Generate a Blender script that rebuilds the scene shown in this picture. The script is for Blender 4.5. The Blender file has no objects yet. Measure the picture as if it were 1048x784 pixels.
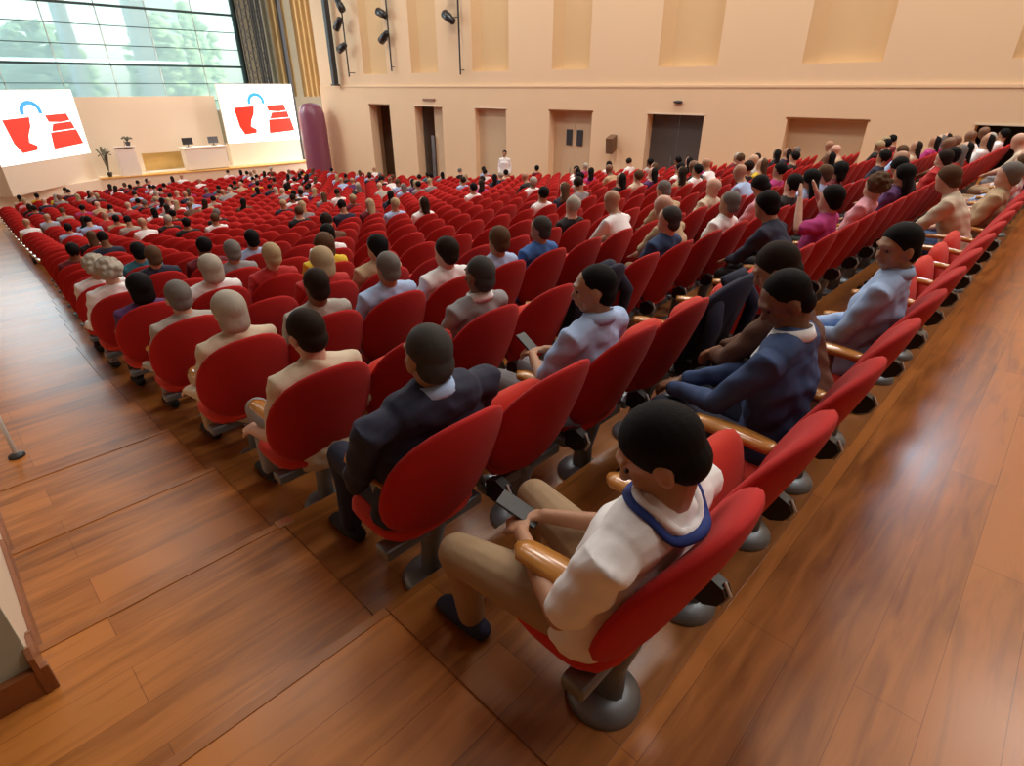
import bpy, bmesh, math, random
import numpy as np
from mathutils import Vector, Matrix, Quaternion
C = bpy.context.scene.collection
SC = bpy.context.scene
R = math.radians
random.seed(7)

# ------------------------------------------------------------------ camera, world, lights, exposure
CAM_H = 1.82; FPX = 575.0; PITCH = 27.787; AZ = 46.2
cd = bpy.data.cameras.new('camera'); cam = bpy.data.objects.new('camera', cd); C.objects.link(cam)
cd.sensor_fit = 'HORIZONTAL'; cd.sensor_width = 36.0; cd.lens = 36.0 * FPX / 1048.0
cd.clip_start = 0.05; cd.clip_end = 300
cam.location = (0, 0, CAM_H); cam.rotation_euler = (R(90 - PITCH), 0, R(-AZ))
SC.camera = cam
SC.view_settings.view_transform = 'Standard'; SC.view_settings.look = 'None'
SC.view_settings.gamma = 1; SC.view_settings.use_curve_mapping = False
SC.view_settings.exposure = 0.0
SC.cycles.max_bounces = 6; SC.cycles.use_denoising = True

W = bpy.data.worlds.new('sky'); SC.world = W; W.use_nodes = True
nt = W.node_tree; bg = nt.nodes['Background']
sky = nt.nodes.new('ShaderNodeTexSky'); sky.sky_type = 'NISHITA'; sky.sun_disc = False
sky.sun_elevation = R(40); sky.sun_rotation = R(120); sky.air_density = 1.0; sky.dust_density = 3.0
mixw = nt.nodes.new('ShaderNodeMixRGB'); mixw.inputs[0].default_value = 0.55; mixw.inputs[2].default_value = (1.0, 1.04, 0.98, 1)
nt.links.new(sky.outputs[0], mixw.inputs[1]); nt.links.new(mixw.outputs[0], bg.inputs[0]); bg.inputs[1].default_value = 1.1

def area(name, loc, rot, sx, sy, energy, col):
    l = bpy.data.lights.new(name, 'AREA'); l.shape = 'RECTANGLE'; l.size = sx; l.size_y = sy
    l.energy = energy; l.color = col
    o = bpy.data.objects.new(name, l); C.objects.link(o); o.location = loc; o.rotation_euler = rot
    return o
WARM = (1.0, 0.94, 0.85)
CEIL = 12.6
for gx in (2.5, 8.5, 14.5):
    for gy in (-3.5, 3.5, 11.0, 19.0, 27.0):
        e = {-3.5: 330, 3.5: 330, 11.0: 330, 19.0: 330, 27.0: 210}[gy] * {2.5: 0.33, 8.5: 1.15, 14.5: 1.3}[gx]
        area('ceiling_lamp_light', (gx, gy, CEIL - 0.25), (0, 0, 0), 2.6, 2.6, e, WARM)
# daylight entering through the tall glass front
area('window_daylight', (7.0, 36.6, 6.6), (R(-68), 0, 0), 13, 8.0, 1100, (0.78, 0.92, 1.0))

# ------------------------------------------------------------------ materials
MATS = {}
def new_mat(name):
    m = bpy.data.materials.new(name); m.use_nodes = True; MATS[name] = m
    return m, m.node_tree, m.node_tree.nodes['Principled BSDF']
def plain(name, col, rough=0.6, metal=0.0, bump=0.0, bscale=60, var=0.0, vscale=6, sheen=0.0, coat=0.0):
    if name in MATS: return MATS[name]
    m, t, p = new_mat(name)
    p.inputs['Base Color'].default_value = (*col, 1); p.inputs['Roughness'].default_value = rough
    p.inputs['Metallic'].default_value = metal
    if sheen: p.inputs['Sheen Weight'].default_value = sheen
    if coat: p.inputs['Coat Weight'].default_value = coat; p.inputs['Coat Roughness'].default_value = 0.15
    tc = t.nodes.new('ShaderNodeTexCoord')
    if var:
        n = t.nodes.new('ShaderNodeTexNoise'); n.inputs['Scale'].default_value = vscale; n.inputs['Detail'].default_value = 4
        mx = t.nodes.new('ShaderNodeMixRGB'); mx.inputs[1].default_value = (*[c * (1 - var) for c in col], 1)
        mx.inputs[2].default_value = (*[min(1, c * (1 + var)) for c in col], 1)
        t.links.new(tc.outputs['Object'], n.inputs['Vector']); t.links.new(n.outputs['Fac'], mx.inputs[0])
        t.links.new(mx.outputs[0], p.inputs['Base Color'])
    if bump:
        n2 = t.nodes.new('ShaderNodeTexNoise'); n2.inputs['Scale'].default_value = bscale; n2.inputs['Detail'].default_value = 3
        b = t.nodes.new('ShaderNodeBump'); b.inputs['Strength'].default_value = bump; b.inputs['Distance'].default_value = 0.01
        t.links.new(tc.outputs['Object'], n2.inputs['Vector']); t.links.new(n2.outputs['Fac'], b.inputs['Height'])
        t.links.new(b.outputs[0], p.inputs['Normal'])
    return m
def emit(name, col, strength):
    m, t, p = new_mat(name)
    p.inputs['Base Color'].default_value = (*col, 1)
    p.inputs['Emission Color'].default_value = (*col, 1); p.inputs['Emission Strength'].default_value = strength
    return m
def wood_floor(name, dark, light, pw=0.16, rough=0.3):
    m, t, p = new_mat(name)
    tc = t.nodes.new('ShaderNodeTexCoord'); L = t.links.new
    br = t.nodes.new('ShaderNodeTexBrick'); br.offset = 0.43
    br.inputs['Scale'].default_value = 1.0; br.inputs['Brick Width'].default_value = 1.7
    br.inputs['Row Height'].default_value = pw; br.inputs['Mortar Size'].default_value = 0.0018
    br.inputs['Mortar Smooth'].default_value = 0.4
    br.inputs['Color1'].default_value = (0, 0, 0, 1); br.inputs['Color2'].default_value = (1, 1, 1, 1)
    br.inputs['Mortar'].default_value = (0.1, 0.1, 0.1, 1)
    L(tc.outputs['Object'], br.inputs['Vector'])
    mp = t.nodes.new('ShaderNodeMapping'); mp.inputs['Scale'].default_value = (1.6, 14, 14)
    L(tc.outputs['Object'], mp.inputs['Vector'])
    n = t.nodes.new('ShaderNodeTexNoise'); n.inputs['Scale'].default_value = 1.3; n.inputs['Detail'].default_value = 6
    n.inputs['Distortion'].default_value = 0.6
    L(mp.outputs[0], n.inputs['Vector'])
    n2 = t.nodes.new('ShaderNodeTexNoise'); n2.inputs['Scale'].default_value = 0.9; n2.inputs['Detail'].default_value = 3
    L(tc.outputs['Object'], n2.inputs['Vector'])
    a = t.nodes.new('ShaderNodeMath'); a.operation = 'MULTIPLY_ADD'; a.inputs[1].default_value = 0.30
    L(br.outputs['Color'], a.inputs[0]); L(n.outputs['Fac'], a.inputs[2])
    a2 = t.nodes.new('ShaderNodeMath'); a2.operation = 'MULTIPLY_ADD'; a2.inputs[1].default_value = 0.5; 
    L(n2.outputs['Fac'], a2.inputs[0]); L(a.outputs[0], a2.inputs[2])
    r = t.nodes.new('ShaderNodeValToRGB'); r.color_ramp.elements[0].position = 0.5; r.color_ramp.elements[1].position = 1.15
    r.color_ramp.elements[0].color = (*dark, 1); r.color_ramp.elements[1].color = (*light, 1)
    L(a2.outputs[0], r.inputs[0])
    mm = t.nodes.new('ShaderNodeMixRGB'); mm.blend_type = 'MULTIPLY'
    mm.inputs[2].default_value = (0.62, 0.56, 0.52, 1)
    L(br.outputs['Fac'], mm.inputs[0]); L(r.outputs[0], mm.inputs[1]); L(mm.outputs[0], p.inputs['Base Color'])
    p.inputs['Roughness'].default_value = rough
    rr = t.nodes.new('ShaderNodeMapRange'); rr.inputs[3].default_value = rough - 0.08; rr.inputs[4].default_value = rough + 0.15
    L(n.outputs['Fac'], rr.inputs[0]); L(rr.outputs[0], p.inputs['Roughness'])
    p.inputs['Specular IOR Level'].default_value = 0.35; p.inputs['Coat Weight'].default_value = 0.30; p.inputs['Coat Roughness'].default_value = 0.2
    return m

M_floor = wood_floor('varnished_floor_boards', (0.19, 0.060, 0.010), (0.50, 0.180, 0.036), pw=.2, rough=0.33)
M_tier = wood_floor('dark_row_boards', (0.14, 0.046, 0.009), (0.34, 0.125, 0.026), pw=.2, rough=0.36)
M_wall = plain('peach_plaster', (0.82, 0.60, 0.39), 0.85, bump=0.05, bscale=20, var=0.03, vscale=0.4)
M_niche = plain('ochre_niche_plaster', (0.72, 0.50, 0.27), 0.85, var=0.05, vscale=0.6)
M_cream = plain('cream_paint', (0.80, 0.66, 0.50), 0.6, var=0.03)
M_stage = plain('stage_cream_panel', (0.82, 0.70, 0.56), 0.6)
M_red = plain('red_velour', (0.46, 0.005, 0.004), 0.9, bump=0.15, bscale=300, var=0.2, vscale=5, sheen=0.04)
M_redseat = plain('orange_red_velour', (0.60, 0.022, 0.006), 0.8, bump=0.15, bscale=300, var=0.15, vscale=5, sheen=0.1)
M_armwood = plain('golden_varnished_wood', (0.50, 0.22, 0.05), 0.22, var=0.3, vscale=9, coat=0.8)
M_trimwood = plain('brown_trim_wood', (0.24, 0.08, 0.025), 0.35, var=0.25, vscale=8)
M_grey = plain('grey_cast_metal', (0.20, 0.23, 0.26), 0.4, metal=0.6, var=0.1)
M_black = plain('black_plastic', (0.012, 0.012, 0.014), 0.35)
M_rim = plain('pale_plastic_rim', (0.6, 0.62, 0.62), 0.4)
M_dark = plain('charcoal_paint', (0.03, 0.032, 0.038), 0.5)
M_doorgrey = plain('slate_grey_door', (0.085, 0.075, 0.075), 0.5, var=0.06)
M_green = plain('grey_green_paint', (0.42, 0.45, 0.36), 0.6)
M_gold = plain('golden_curtain', (0.28, 0.19, 0.07), 0.7, var=0.2, vscale=2)
M_mull = plain('dark_window_bar', (0.02, 0.05, 0.055), 0.4)
M_nose = plain('step_edge_wood', (0.34, 0.125, 0.032), 0.3, var=0.25, vscale=8)
M_lowbounce = plain('dark_low_bounce_wall', (0.22, 0.12, 0.06), 0.6, var=0.2, vscale=1)
M_brass = plain('brass_nosing', (0.8, 0.6, 0.35), 0.25, metal=0.9)
M_screen = emit('lit_projection_white', (1.0, 0.99, 0.97), 1.25)
M_sred = emit('lit_projection_red', (0.78, 0.022, 0.008), 0.85)
M_sblue = emit('lit_projection_blue', (0.03, 0.30, 0.62), 0.9)
M_leaf = plain('pale_green_leaves', (0.40, 0.56, 0.30), 0.8, var=0.35, vscale=1.5)
M_bark = plain('tree_bark', (0.2, 0.14, 0.09), 0.9)
M_conc = plain('pale_concrete', (0.55, 0.60, 0.60), 0.8, var=0.1)

# hazy glass
M_glass, t, p = new_mat('hazy_glass')
t.nodes.remove(p); L = t.links.new
tr = t.nodes.new('ShaderNodeBsdfTransparent'); tr.inputs[0].default_value = (0.90, 0.97, 0.90, 1)
tl = t.nodes.new('ShaderNodeBsdfTranslucent'); tl.inputs[0].default_value = (0.85, 0.97, 0.95, 1)
gl = t.nodes.new('ShaderNodeBsdfGlossy'); gl.inputs['Roughness'].default_value = 0.05
m1 = t.nodes.new('ShaderNodeMixShader'); m1.inputs[0].default_value = 0.30
m2 = t.nodes.new('ShaderNodeMixShader'); m2.inputs[0].default_value = 0.05
L(tr.outputs[0], m1.inputs[1]); L(tl.outputs[0], m1.inputs[2]); L(m1.outputs[0], m2.inputs[1]); L(gl.outputs[0], m2.inputs[2])
L(m2.outputs[0], t.nodes['Material Output'].inputs['Surface'])

# ------------------------------------------------------------------ helpers
def smooth(me):
    for f in me.polygons: f.use_smooth = True
def obj(name, bm, mat, parent=None, sm=False, loc=None):
    me = bpy.data.meshes.new(name); bm.to_mesh(me); bm.free()
    if mat is not None: me.materials.append(mat)
    if sm: smooth(me)
    o = bpy.data.objects.new(name, me); C.objects.link(o)
    if parent: o.parent = parent
    if loc: o.location = loc
    return o
def tag(o, label, cat, group=None):
    o['label'] = label; o['category'] = cat
    if group: o['group'] = group
    return o
def thing(name, label, cat, loc=(0, 0, 0), rz=0.0, group=None):
    o = bpy.data.objects.new(name, None); C.objects.link(o); o.location = loc; o.rotation_euler = (0, 0, rz)
    o.empty_display_size = 0.1
    return tag(o, label, cat, group)
def struct(name, bm, mat, parent=None, sm=False):
    o = obj(name, bm, mat, parent, sm)
    if parent is None: o['kind'] = 'structure'
    return o
def BM(): return bmesh.new()
def box(bm, x0, x1, y0, y1, z0, z1, bev=0.0, rot=None, piv=None):
    r = bmesh.ops.create_cube(bm, size=1.0); vs = r['verts']
    for v in vs:
        v.co = Vector(((x0 + x1) / 2 + v.co.x * (x1 - x0), (y0 + y1) / 2 + v.co.y * (y1 - y0), (z0 + z1) / 2 + v.co.z * (z1 - z0)))
    if bev:
        es = list({e for v in vs for e in v.link_edges})
        rr = bmesh.ops.bevel(bm, geom=es, offset=bev, segments=2, affect='EDGES', profile=0.6)
        vs = rr['verts'] if False else list({v for f in rr['faces'] for v in f.verts} | {v for v in vs if v.is_valid})
    if rot is not None:
        bmesh.ops.transform(bm, matrix=Matrix.Translation(piv) @ rot @ Matrix.Translation(-Vector(piv)), verts=vs)
    return vs
def prism(bm, poly, axis, a, b):
    """poly: list of 2D points; extruded along axis (0,1,2) from a to b"""
    def mk(p, h):
        if axis == 0: return (h, p[0], p[1])
        if axis == 1: return (p[0], h, p[1])
        return (p[0], p[1], h)
    v0 = [bm.verts.new(mk(p, a)) for p in poly]; v1 = [bm.verts.new(mk(p, b)) for p in poly]
    n = len(poly)
    bm.faces.new(v0[::-1]); bm.faces.new(v1)
    for i in range(n): bm.faces.new((v0[i], v0[(i + 1) % n], v1[(i + 1) % n], v1[i]))
def lathe(bm, prof, seg=20, cx=0, cy=0):
    rings = []
    for r, z in prof:
        rings.append([bm.verts.new((cx + r * math.cos(2 * math.pi * k / seg), cy + r * math.sin(2 * math.pi * k / seg), z)) for k in range(seg)])
    for a, b in zip(rings[:-1], rings[1:]):
        for k in range(seg): bm.faces.new((a[k], a[(k + 1) % seg], b[(k + 1) % seg], b[k]))
    bm.faces.new(rings[0][::-1]); bm.faces.new(rings[-1])
def tube(bm, pts, rad, seg=10, flat=None, side=None, caps=True):
    """tube through pts; rad list (or (rx,ry) tuples) with rounded ends"""
    pts = [Vector(p) for p in pts]; rings = []
    rad = [r if isinstance(r, tuple) else (r, r) for r in rad]
    n = len(pts); prev = None
    P = []; Rr = []; T = []
    for i in range(n):
        if i == 0: tdir = pts[1] - pts[0]
        elif i == n - 1: tdir = pts[-1] - pts[-2]
        else: tdir = (pts[i + 1] - pts[i]).normalized() + (pts[i] - pts[i - 1]).normalized()
        T.append(tdir.normalized())
    if caps:
        for a in (80, 50, 25):
            s = math.sin(R(a)); c = math.cos(R(a)); m = min(rad[0])
            P.append(pts[0] - T[0] * m * s); Rr.append((rad[0][0] * c, rad[0][1] * c))
        TT = [T[0]] * 3
    else: TT = []
    for i in range(n): P.append(pts[i]); Rr.append(rad[i]); TT.append(T[i])
    if caps:
        for a in (25, 50, 80):
            s = math.sin(R(a)); c = math.cos(R(a)); m = min(rad[-1])
            P.append(pts[-1] + T[-1] * m * s); Rr.append((rad[-1][0] * c, rad[-1][1] * c)); TT.append(T[-1])
    u = Vector(side) if side else (Vector((1, 0, 0)) if abs(T[0].x) < 0.9 else Vector((0, 1, 0)))
    for q, (rx, ry), td in zip(P, Rr, TT):
        u = (u - td * u.dot(td)).normalized(); v = td.cross(u)
        rings.append([bm.verts.new(q + u * rx * math.cos(2 * math.pi * k / seg) + v * ry * math.sin(2 * math.pi * k / seg)) for k in range(seg)])
    for a, b in zip(rings[:-1], rings[1:]):
        for k in range(seg): bm.faces.new((a[k], a[(k + 1) % seg], b[(k + 1) % seg], b[k]))
    bm.faces.new(rings[0][::-1]); bm.faces.new(rings[-1])
def ell(bm, c, r, rot=None, seg=16, rings=10):
    m = Matrix.Translation(c) @ (rot.to_matrix().to_4x4() if rot is not None else Matrix.Identity(4)) @ Matrix.Diagonal((*r, 1))
    bmesh.ops.create_uvsphere(bm, u_segments=seg, v_segments=rings, radius=1.0, matrix=m)
TS = bpy.data.scenes.new('tmp_scene'); VL = TS.view_layers[0]
def remesh(bm, voxel, smooth_it=3, sfac=0.5):
    """fuse overlapping closed pieces into one continuous surface"""
    me = bpy.data.meshes.new('tmp'); bm.to_mesh(me); bm.free()
    o = bpy.data.objects.new('tmp', me); TS.collection.objects.link(o)
    m = o.modifiers.new('r', 'REMESH'); m.mode = 'VOXEL'; m.voxel_size = voxel; m.use_smooth_shade = True
    if smooth_it:
        s = o.modifiers.new('s', 'SMOOTH'); s.iterations = smooth_it; s.factor = sfac
    with bpy.context.temp_override(scene=TS, view_layer=VL):
        dg = bpy.context.evaluated_depsgraph_get(); dg.update()
        out = bpy.data.meshes.new_from_object(o.evaluated_get(dg), depsgraph=dg)
    bpy.data.objects.remove(o); bpy.data.meshes.remove(me)
    smooth(out)
    return out
def link_mesh(name, me, mat, parent=None):
    if mat is not None:
        me.materials.clear(); me.materials.append(mat)
    o = bpy.data.objects.new(name, me); C.objects.link(o)
    if parent: o.parent = parent
    return o

ORD = ['', 'first', 'second', 'third', 'fourth', 'fifth', 'sixth', 'seventh', 'eighth', 'ninth', 'tenth', 'eleventh', 'twelfth', 'thirteenth',
       'fourteenth', 'fifteenth', 'sixteenth', 'seventeenth', 'eighteenth', 'nineteenth', 'twentieth']
TENS = {2: 'twenty', 3: 'thirty'}
def nth(i):
    if i <= 20: return ORD[i]
    if i % 10 == 0: return {3: 'thirtieth', 4: 'fortieth'}[i // 10]
    return TENS[i // 10] + '-' + ORD[i % 10]

# ------------------------------------------------------------------ hall geometry
NROW = 34; PIT = 0.93; SP = 0.54
def zf(n):
    z = 0.0
    for i in range(n): z -= .13 if i < 12 else max(.13 - (i - 11) * .005, .03)
    return z
def row_y(n): return 0.55 + PIT * n
def nose(n): return 1.43 + PIT * n          # front edge of tier n
def row_x0(n):
    y = row_y(n)
    if y < 6.5: return 1.07
    if y < 14: return 1.07 + (y - 6.5) * 0.085
    return 1.71 + (y - 14) * 0.055
RWALL = 18.0; FRONT = 36.9; BACK = -7.0; LEFT = -9.0

# floor: stepped, one profile
bm = BM(); prof = [(BACK, 0.0)]
for n in range(NROW):
    prof.append((nose(n), zf(n))); prof.append((nose(n), zf(n + 1)))
ZF = zf(NROW)
prof.append((FRONT + 1.5, ZF)); prof.append((FRONT + 1.5, ZF - 0.6)); prof.append((BACK, ZF - 0.6))
prism(bm, prof, 0, LEFT, RWALL + 6)
bmesh.ops.recalc_face_normals(bm, faces=bm.faces)
struct('floor', bm, M_floor)
# darker boards under the seat rows, one slab per tier
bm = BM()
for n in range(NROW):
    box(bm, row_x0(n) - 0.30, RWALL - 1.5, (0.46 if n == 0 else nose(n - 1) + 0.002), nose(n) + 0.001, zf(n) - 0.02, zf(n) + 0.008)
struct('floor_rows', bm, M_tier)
# step nosings in the aisle
for n in range(4):
    bm = BM(); xe = row_x0(n) - 0.27
    box(bm, -0.6 if n < 12 else -2.5, xe, nose(n) - 0.035, nose(n) + 0.006, zf(n) - 0.03, zf(n) + 0.004, 0.002)
    struct('trim_%d' % (n + 1), bm, M_nose)

# right wall with niches and doorways: grid of solid pieces around openings
ys = [2.17, 4.45, 6.45, 9.02, 11.03, 13.3, 15.3, 17.6, 19.5, 21.6, 23.6, 25.6, 27.4]
DOORS = [(-0.4, 2.17), (4.45, 6.5), (9.02, 11.03), (13.3, 15.3), (17.6, 19.45), (21.6, 23.6), (25.6, 27.35)]
DTOP = 1.04
NICHES = [(-0.2, 1.95), (4.5, 6.45), (8.87, 10.88), (13.6, 15.3), (17.5, 19.6), (21.8, 23.7), (25.6, 27.6)]
NB = 2.38; YE = 32.0
TH = 0.45
bm = BM()
y = BACK
for a, b in DOORS:
    box(bm, RWALL, RWALL + TH, y, a, ZF - 0.3, DTOP); y = b
box(bm, RWALL, RWALL + TH, y, YE, ZF - 0.3, DTOP)
box(bm, RWALL, RWALL + TH, BACK, YE, DTOP, 1.86)
y = BACK
for a, b in NICHES:
    box(bm, RWALL + 0.06, RWALL + TH, y, a, NB, CEIL); y = b
box(bm, RWALL + 0.06, RWALL + TH, y, YE, NB, CEIL)
box(bm, RWALL + 0.06, RWALL + TH, BACK, YE, 1.86, NB)
struct('wall_right', bm, M_wall)
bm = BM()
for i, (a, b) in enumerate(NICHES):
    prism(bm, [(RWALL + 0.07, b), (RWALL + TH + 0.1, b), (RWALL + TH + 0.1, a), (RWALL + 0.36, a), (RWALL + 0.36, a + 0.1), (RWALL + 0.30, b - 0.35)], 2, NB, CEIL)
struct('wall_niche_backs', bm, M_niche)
bm = BM(); box(bm, RWALL - 0.02, RWALL + 0.06, BACK, YE, 1.80, 1.88, 0.01); struct('trim_40', bm, M_wall)
# openings: doors and blind recesses
def recess(i, a, b, zb, mat_back, depth=0.36):
    bm = BM(); box(bm, RWALL + depth, RWALL + TH + 0.05, a - 0.05, b + 0.05, zb, DTOP + 0.05)
    return struct('wall_recess_%d' % i, bm, mat_back)
M_recess = plain('beige_recess_panel', (0.62, 0.46, 0.30), 0.8, var=0.04)
recess(1, 4.45, 6.5, ZF, M_recess, 0.30); recess(2, 17.6, 19.45, ZF, M_recess, 0.25); 
# slate door
def door_leaf(idx, y0, y1, z0, mat, xo=0.34):
    o = bpy.data.objects.new('door_%d' % idx, None); C.objects.link(o); o.location = (RWALL + xo, 0, 0); o['kind'] = 'structure'
    ym = (y0 + y1) / 2
    for a, b in ((y0, ym - 0.006), (ym + 0.006, y1)):
        bm = BM(); box(bm, 0, 0.05, a, b, z0, DTOP, 0.006); lf = obj('door_leaf', bm, mat, o)
        bm = BM(); yy = b - 0.12 if a == y0 else a + 0.12
        tube(bm, [(-0.05, yy, z0 + 0.95), (-0.05, yy, z0 + 1.25)], [0.014, 0.014], 8); obj('door_handle', bm, M_grey, lf, True)
    return o
door_leaf(1, 9.02, 11.03, -1.5, M_doorgrey)
d = door_leaf(2, 13.3, 15.3, -2.2, M_recess)
for yy in (14.05, 14.55):
    bm = BM(); box(bm, -0.03, 0.01, yy - 0.14, yy + 0.14, -0.15, 0.40, 0.01); obj('door_window', bm, M_dark, d)
# open doorways 1 and 2 at the far end: dark vestibule behind
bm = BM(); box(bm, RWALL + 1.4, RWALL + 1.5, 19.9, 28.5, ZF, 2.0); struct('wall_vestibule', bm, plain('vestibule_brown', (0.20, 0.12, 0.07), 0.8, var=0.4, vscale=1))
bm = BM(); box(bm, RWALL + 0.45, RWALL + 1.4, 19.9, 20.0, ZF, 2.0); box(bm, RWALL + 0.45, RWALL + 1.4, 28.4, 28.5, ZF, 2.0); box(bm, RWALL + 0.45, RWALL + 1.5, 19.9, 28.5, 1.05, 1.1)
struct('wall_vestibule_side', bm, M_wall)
bm = BM(); box(bm, RWALL + 0.30, RWALL + 0.36, 21.62, 22.55, ZF, DTOP - 0.02); struct('door_3', bm, M_recess)
bm = BM(); box(bm, RWALL + 0.2, RWALL + 0.26, 22.55, 22.75, -3, -0.2, 0.01); struct('door_4', bm, plain('brushed_dark_metal', (0.12, 0.12, 0.13), 0.4, var=0.5, vscale=3))
# near-right control opening, dark inside
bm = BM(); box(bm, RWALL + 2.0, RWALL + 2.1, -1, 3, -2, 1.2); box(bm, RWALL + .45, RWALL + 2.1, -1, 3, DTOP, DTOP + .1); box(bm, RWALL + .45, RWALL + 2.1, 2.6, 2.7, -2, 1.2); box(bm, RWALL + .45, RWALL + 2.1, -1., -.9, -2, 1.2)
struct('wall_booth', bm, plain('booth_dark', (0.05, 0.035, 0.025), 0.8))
# door heads (thin brown lintel lines) and exit signs above
for i, (a, b) in enumerate(DOORS):
    bm = BM(); box(bm, RWALL - 0.015, RWALL + 0.2, a - 0.04, b + 0.04, DTOP - 0.01, DTOP + 0.035, 0.004); struct('trim_%d' % (50 + i), bm, M_trimwood if i in (1, 3, 6) else M_cream)
for (yy, lab) in ((9.95, 'small dark oval wall lamp above the slate grey double door'), (22.5, 'small flat brown sign above the second doorway from stage')):
    bm = BM()
    if yy < 12: ell(bm, (RWALL - 0.05, yy, 1.40), (0.06, 0.17, 0.045), seg=16, rings=8); tag(obj('wall_lamp', bm, M_dark, sm=True), lab, 'lamp')
    else: box(bm, RWALL - 0.05, RWALL + 0.0, yy - 0.45, yy + 0.4, 1.27, 1.36, 0.01); tag(obj('door_sign', bm, M_trimwood), lab, 'sign')

# back, left, ceiling: out of view, finish kept dark to cut bounced light
bm = BM(); box(bm, LEFT, RWALL + 2, BACK - 0.3, BACK, -0.5, CEIL); struct('wall_back', bm, M_lowbounce)
bm = BM(); box(bm, LEFT - 0.3, LEFT, BACK, FRONT + 1.5, ZF - 0.5, CEIL); struct('wall_left', bm, M_lowbounce)
bm = BM(); box(bm, LEFT, RWALL + 3.5, BACK, FRONT + 1.5, CEIL, CEIL + 0.3); struct('ceiling', bm, plain('ceiling_paint', (0.40, 0.32, 0.25), 0.9, var=0.02))
for gx in (2.5, 8.5, 14.5):
    for gy in (-3.5, 3.5, 11.0, 19.0, 27.0):
        bm = BM(); box(bm, gx - 0.9, gx + 0.9, gy - 0.9, gy + 0.9, CEIL - 0.12, CEIL, 0.02)
        struct('trim_%d' % (int(gx * 10) * 100 + int(gy + 50)), bm, M_cream)  # housings of the unseen ceiling lamps

# ------------------------------------------------------------------ front: window wall, trusses, curtains, stage
WX0, WX1 = 0.5, 16.6
bm = BM(); box(bm, LEFT, WX0, FRONT + 1.0, FRONT + 1.3, ZF, CEIL); box(bm, WX0, WX1, FRONT + 1.0, FRONT + 1.3, ZF, 0.6); box(bm, WX0, WX1, FRONT + 1.0, FRONT + 1.3, 11.6, CEIL)
box(bm, WX1, RWALL + 4, FRONT + 1.0, FRONT + 1.3, ZF, CEIL)
struct('wall_front', bm, plain('dim_olive_plaster', (0.25, 0.22, 0.15), 0.85, var=0.2, vscale=1))
win = bpy.data.objects.new('window_1', None); C.objects.link(win); win['kind'] = 'structure'
bm = BM(); box(bm, WX0, WX1, FRONT + 1.13, FRONT + 1.15, 0.6, 11.6); obj('window_glass', bm, M_glass, win)
bm = BM()
z = 0.27 + .86; k = 1
while z < 11.6:
    th = 0.055 if k % 3 == 0 else 0.018
    box(bm, WX0, WX1, FRONT + 1.02, FRONT + 1.12, z - th, z + th); z += 0.86; k += 1
box(bm, WX0 - .1, WX0 + .1, FRONT + 1.0, FRONT + 1.15, .6, 11.6); box(bm, WX1 - .15, WX1 + .1, FRONT + 1.0, FRONT + 1.15, .6, 11.6)
obj('window_bars', bm, M_mull, win)
bm = BM()
for x in (2.8, 5.1, 7.4, 9.7, 12.0, 14.3): box(bm, x - .02, x + .02, FRONT + 1.08, FRONT + 1.13, .6, 11.6)
obj('window_mullions', bm, M_conc, win)
# outdoors
bm = BM(); box(bm, -60, 90, FRONT + 2, 120, ZF - 1.2, ZF - 1.0); struct('floor_outside', bm, plain('outdoor_paving', (0.5, 0.52, 0.46), 0.9))
def leaf_tree(x, y, h, r, lab, seed):
    rnd = random.Random(seed); o = thing('tree', lab, 'tree', (x, y, ZF - 1.0))
    bm = BM(); tube(bm, [(0, 0, 0), (0.1, 0.05, h * 0.4), (0, 0.1, h * 0.75)], [0.28, 0.2, 0.08], 8); obj('trunk', bm, M_bark, o, True)
    bm = BM()
    for i in range(420):
        a = rnd.random() * 6.283; u = rnd.uniform(-1, 1); q = rnd.random() ** 0.4
        s = math.sqrt(1 - u * u)
        c = Vector((r * q * s * math.cos(a), r * q * s * math.sin(a), h * 0.62 + h * 0.38 * q * u))
        m = Matrix.Translation(c) @ Matrix.Rotation(rnd.random() * 6, 4, 'X') @ Matrix.Rotation(rnd.random() * 6, 4, 'Z') @ Matrix.Diagonal((rnd.uniform(.25, .6), rnd.uniform(.25, .5), 0.12, 1))
        bmesh.ops.create_icosphere(bm, subdivisions=1, radius=1.0, matrix=m)
    obj('foliage', bm, M_leaf, o, True)
leaf_tree(8.6, 47.5, 9.5, 2.7, 'tall pale green tree outside the glass, left of the others', 1)
leaf_tree(16.0, 49, 10.5, 2.5, 'pale green tree outside the glass behind the gap between screens', 2)
leaf_tree(22.0, 62, 13, 3.0, 'pale tree outside the glass near the right window edge', 3)
leaf_tree(6.0, 60, 12, 3.5, 'distant pale tree outside, furthest left through the glass', 4)
for (x, w, hh, lab) in ((18.3, 2.2, 16, 'pale concrete tower seen through the glass behind right screen'), (13.2, 0.9, 16, 'slim pale concrete pillar outside between two trees'), (9.4, .5, 16, 'thin pale outdoor column beside the leftmost tree')):
    o = thing('concrete_tower', lab, 'building', (x, 55 if w > 2 else 43.5, ZF - 1.0))
    bm = BM(); box(bm, -w / 2, w / 2, -0.5, 1.0, 0, hh, 0.05); obj('shaft', bm, M_conc, o)
    bm = BM(); box(bm, -w / 2 - .1, w / 2 + .1, -0.6, 1.1, hh, hh + .3, 0.05); obj('coping', bm, M_conc, o)

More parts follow.
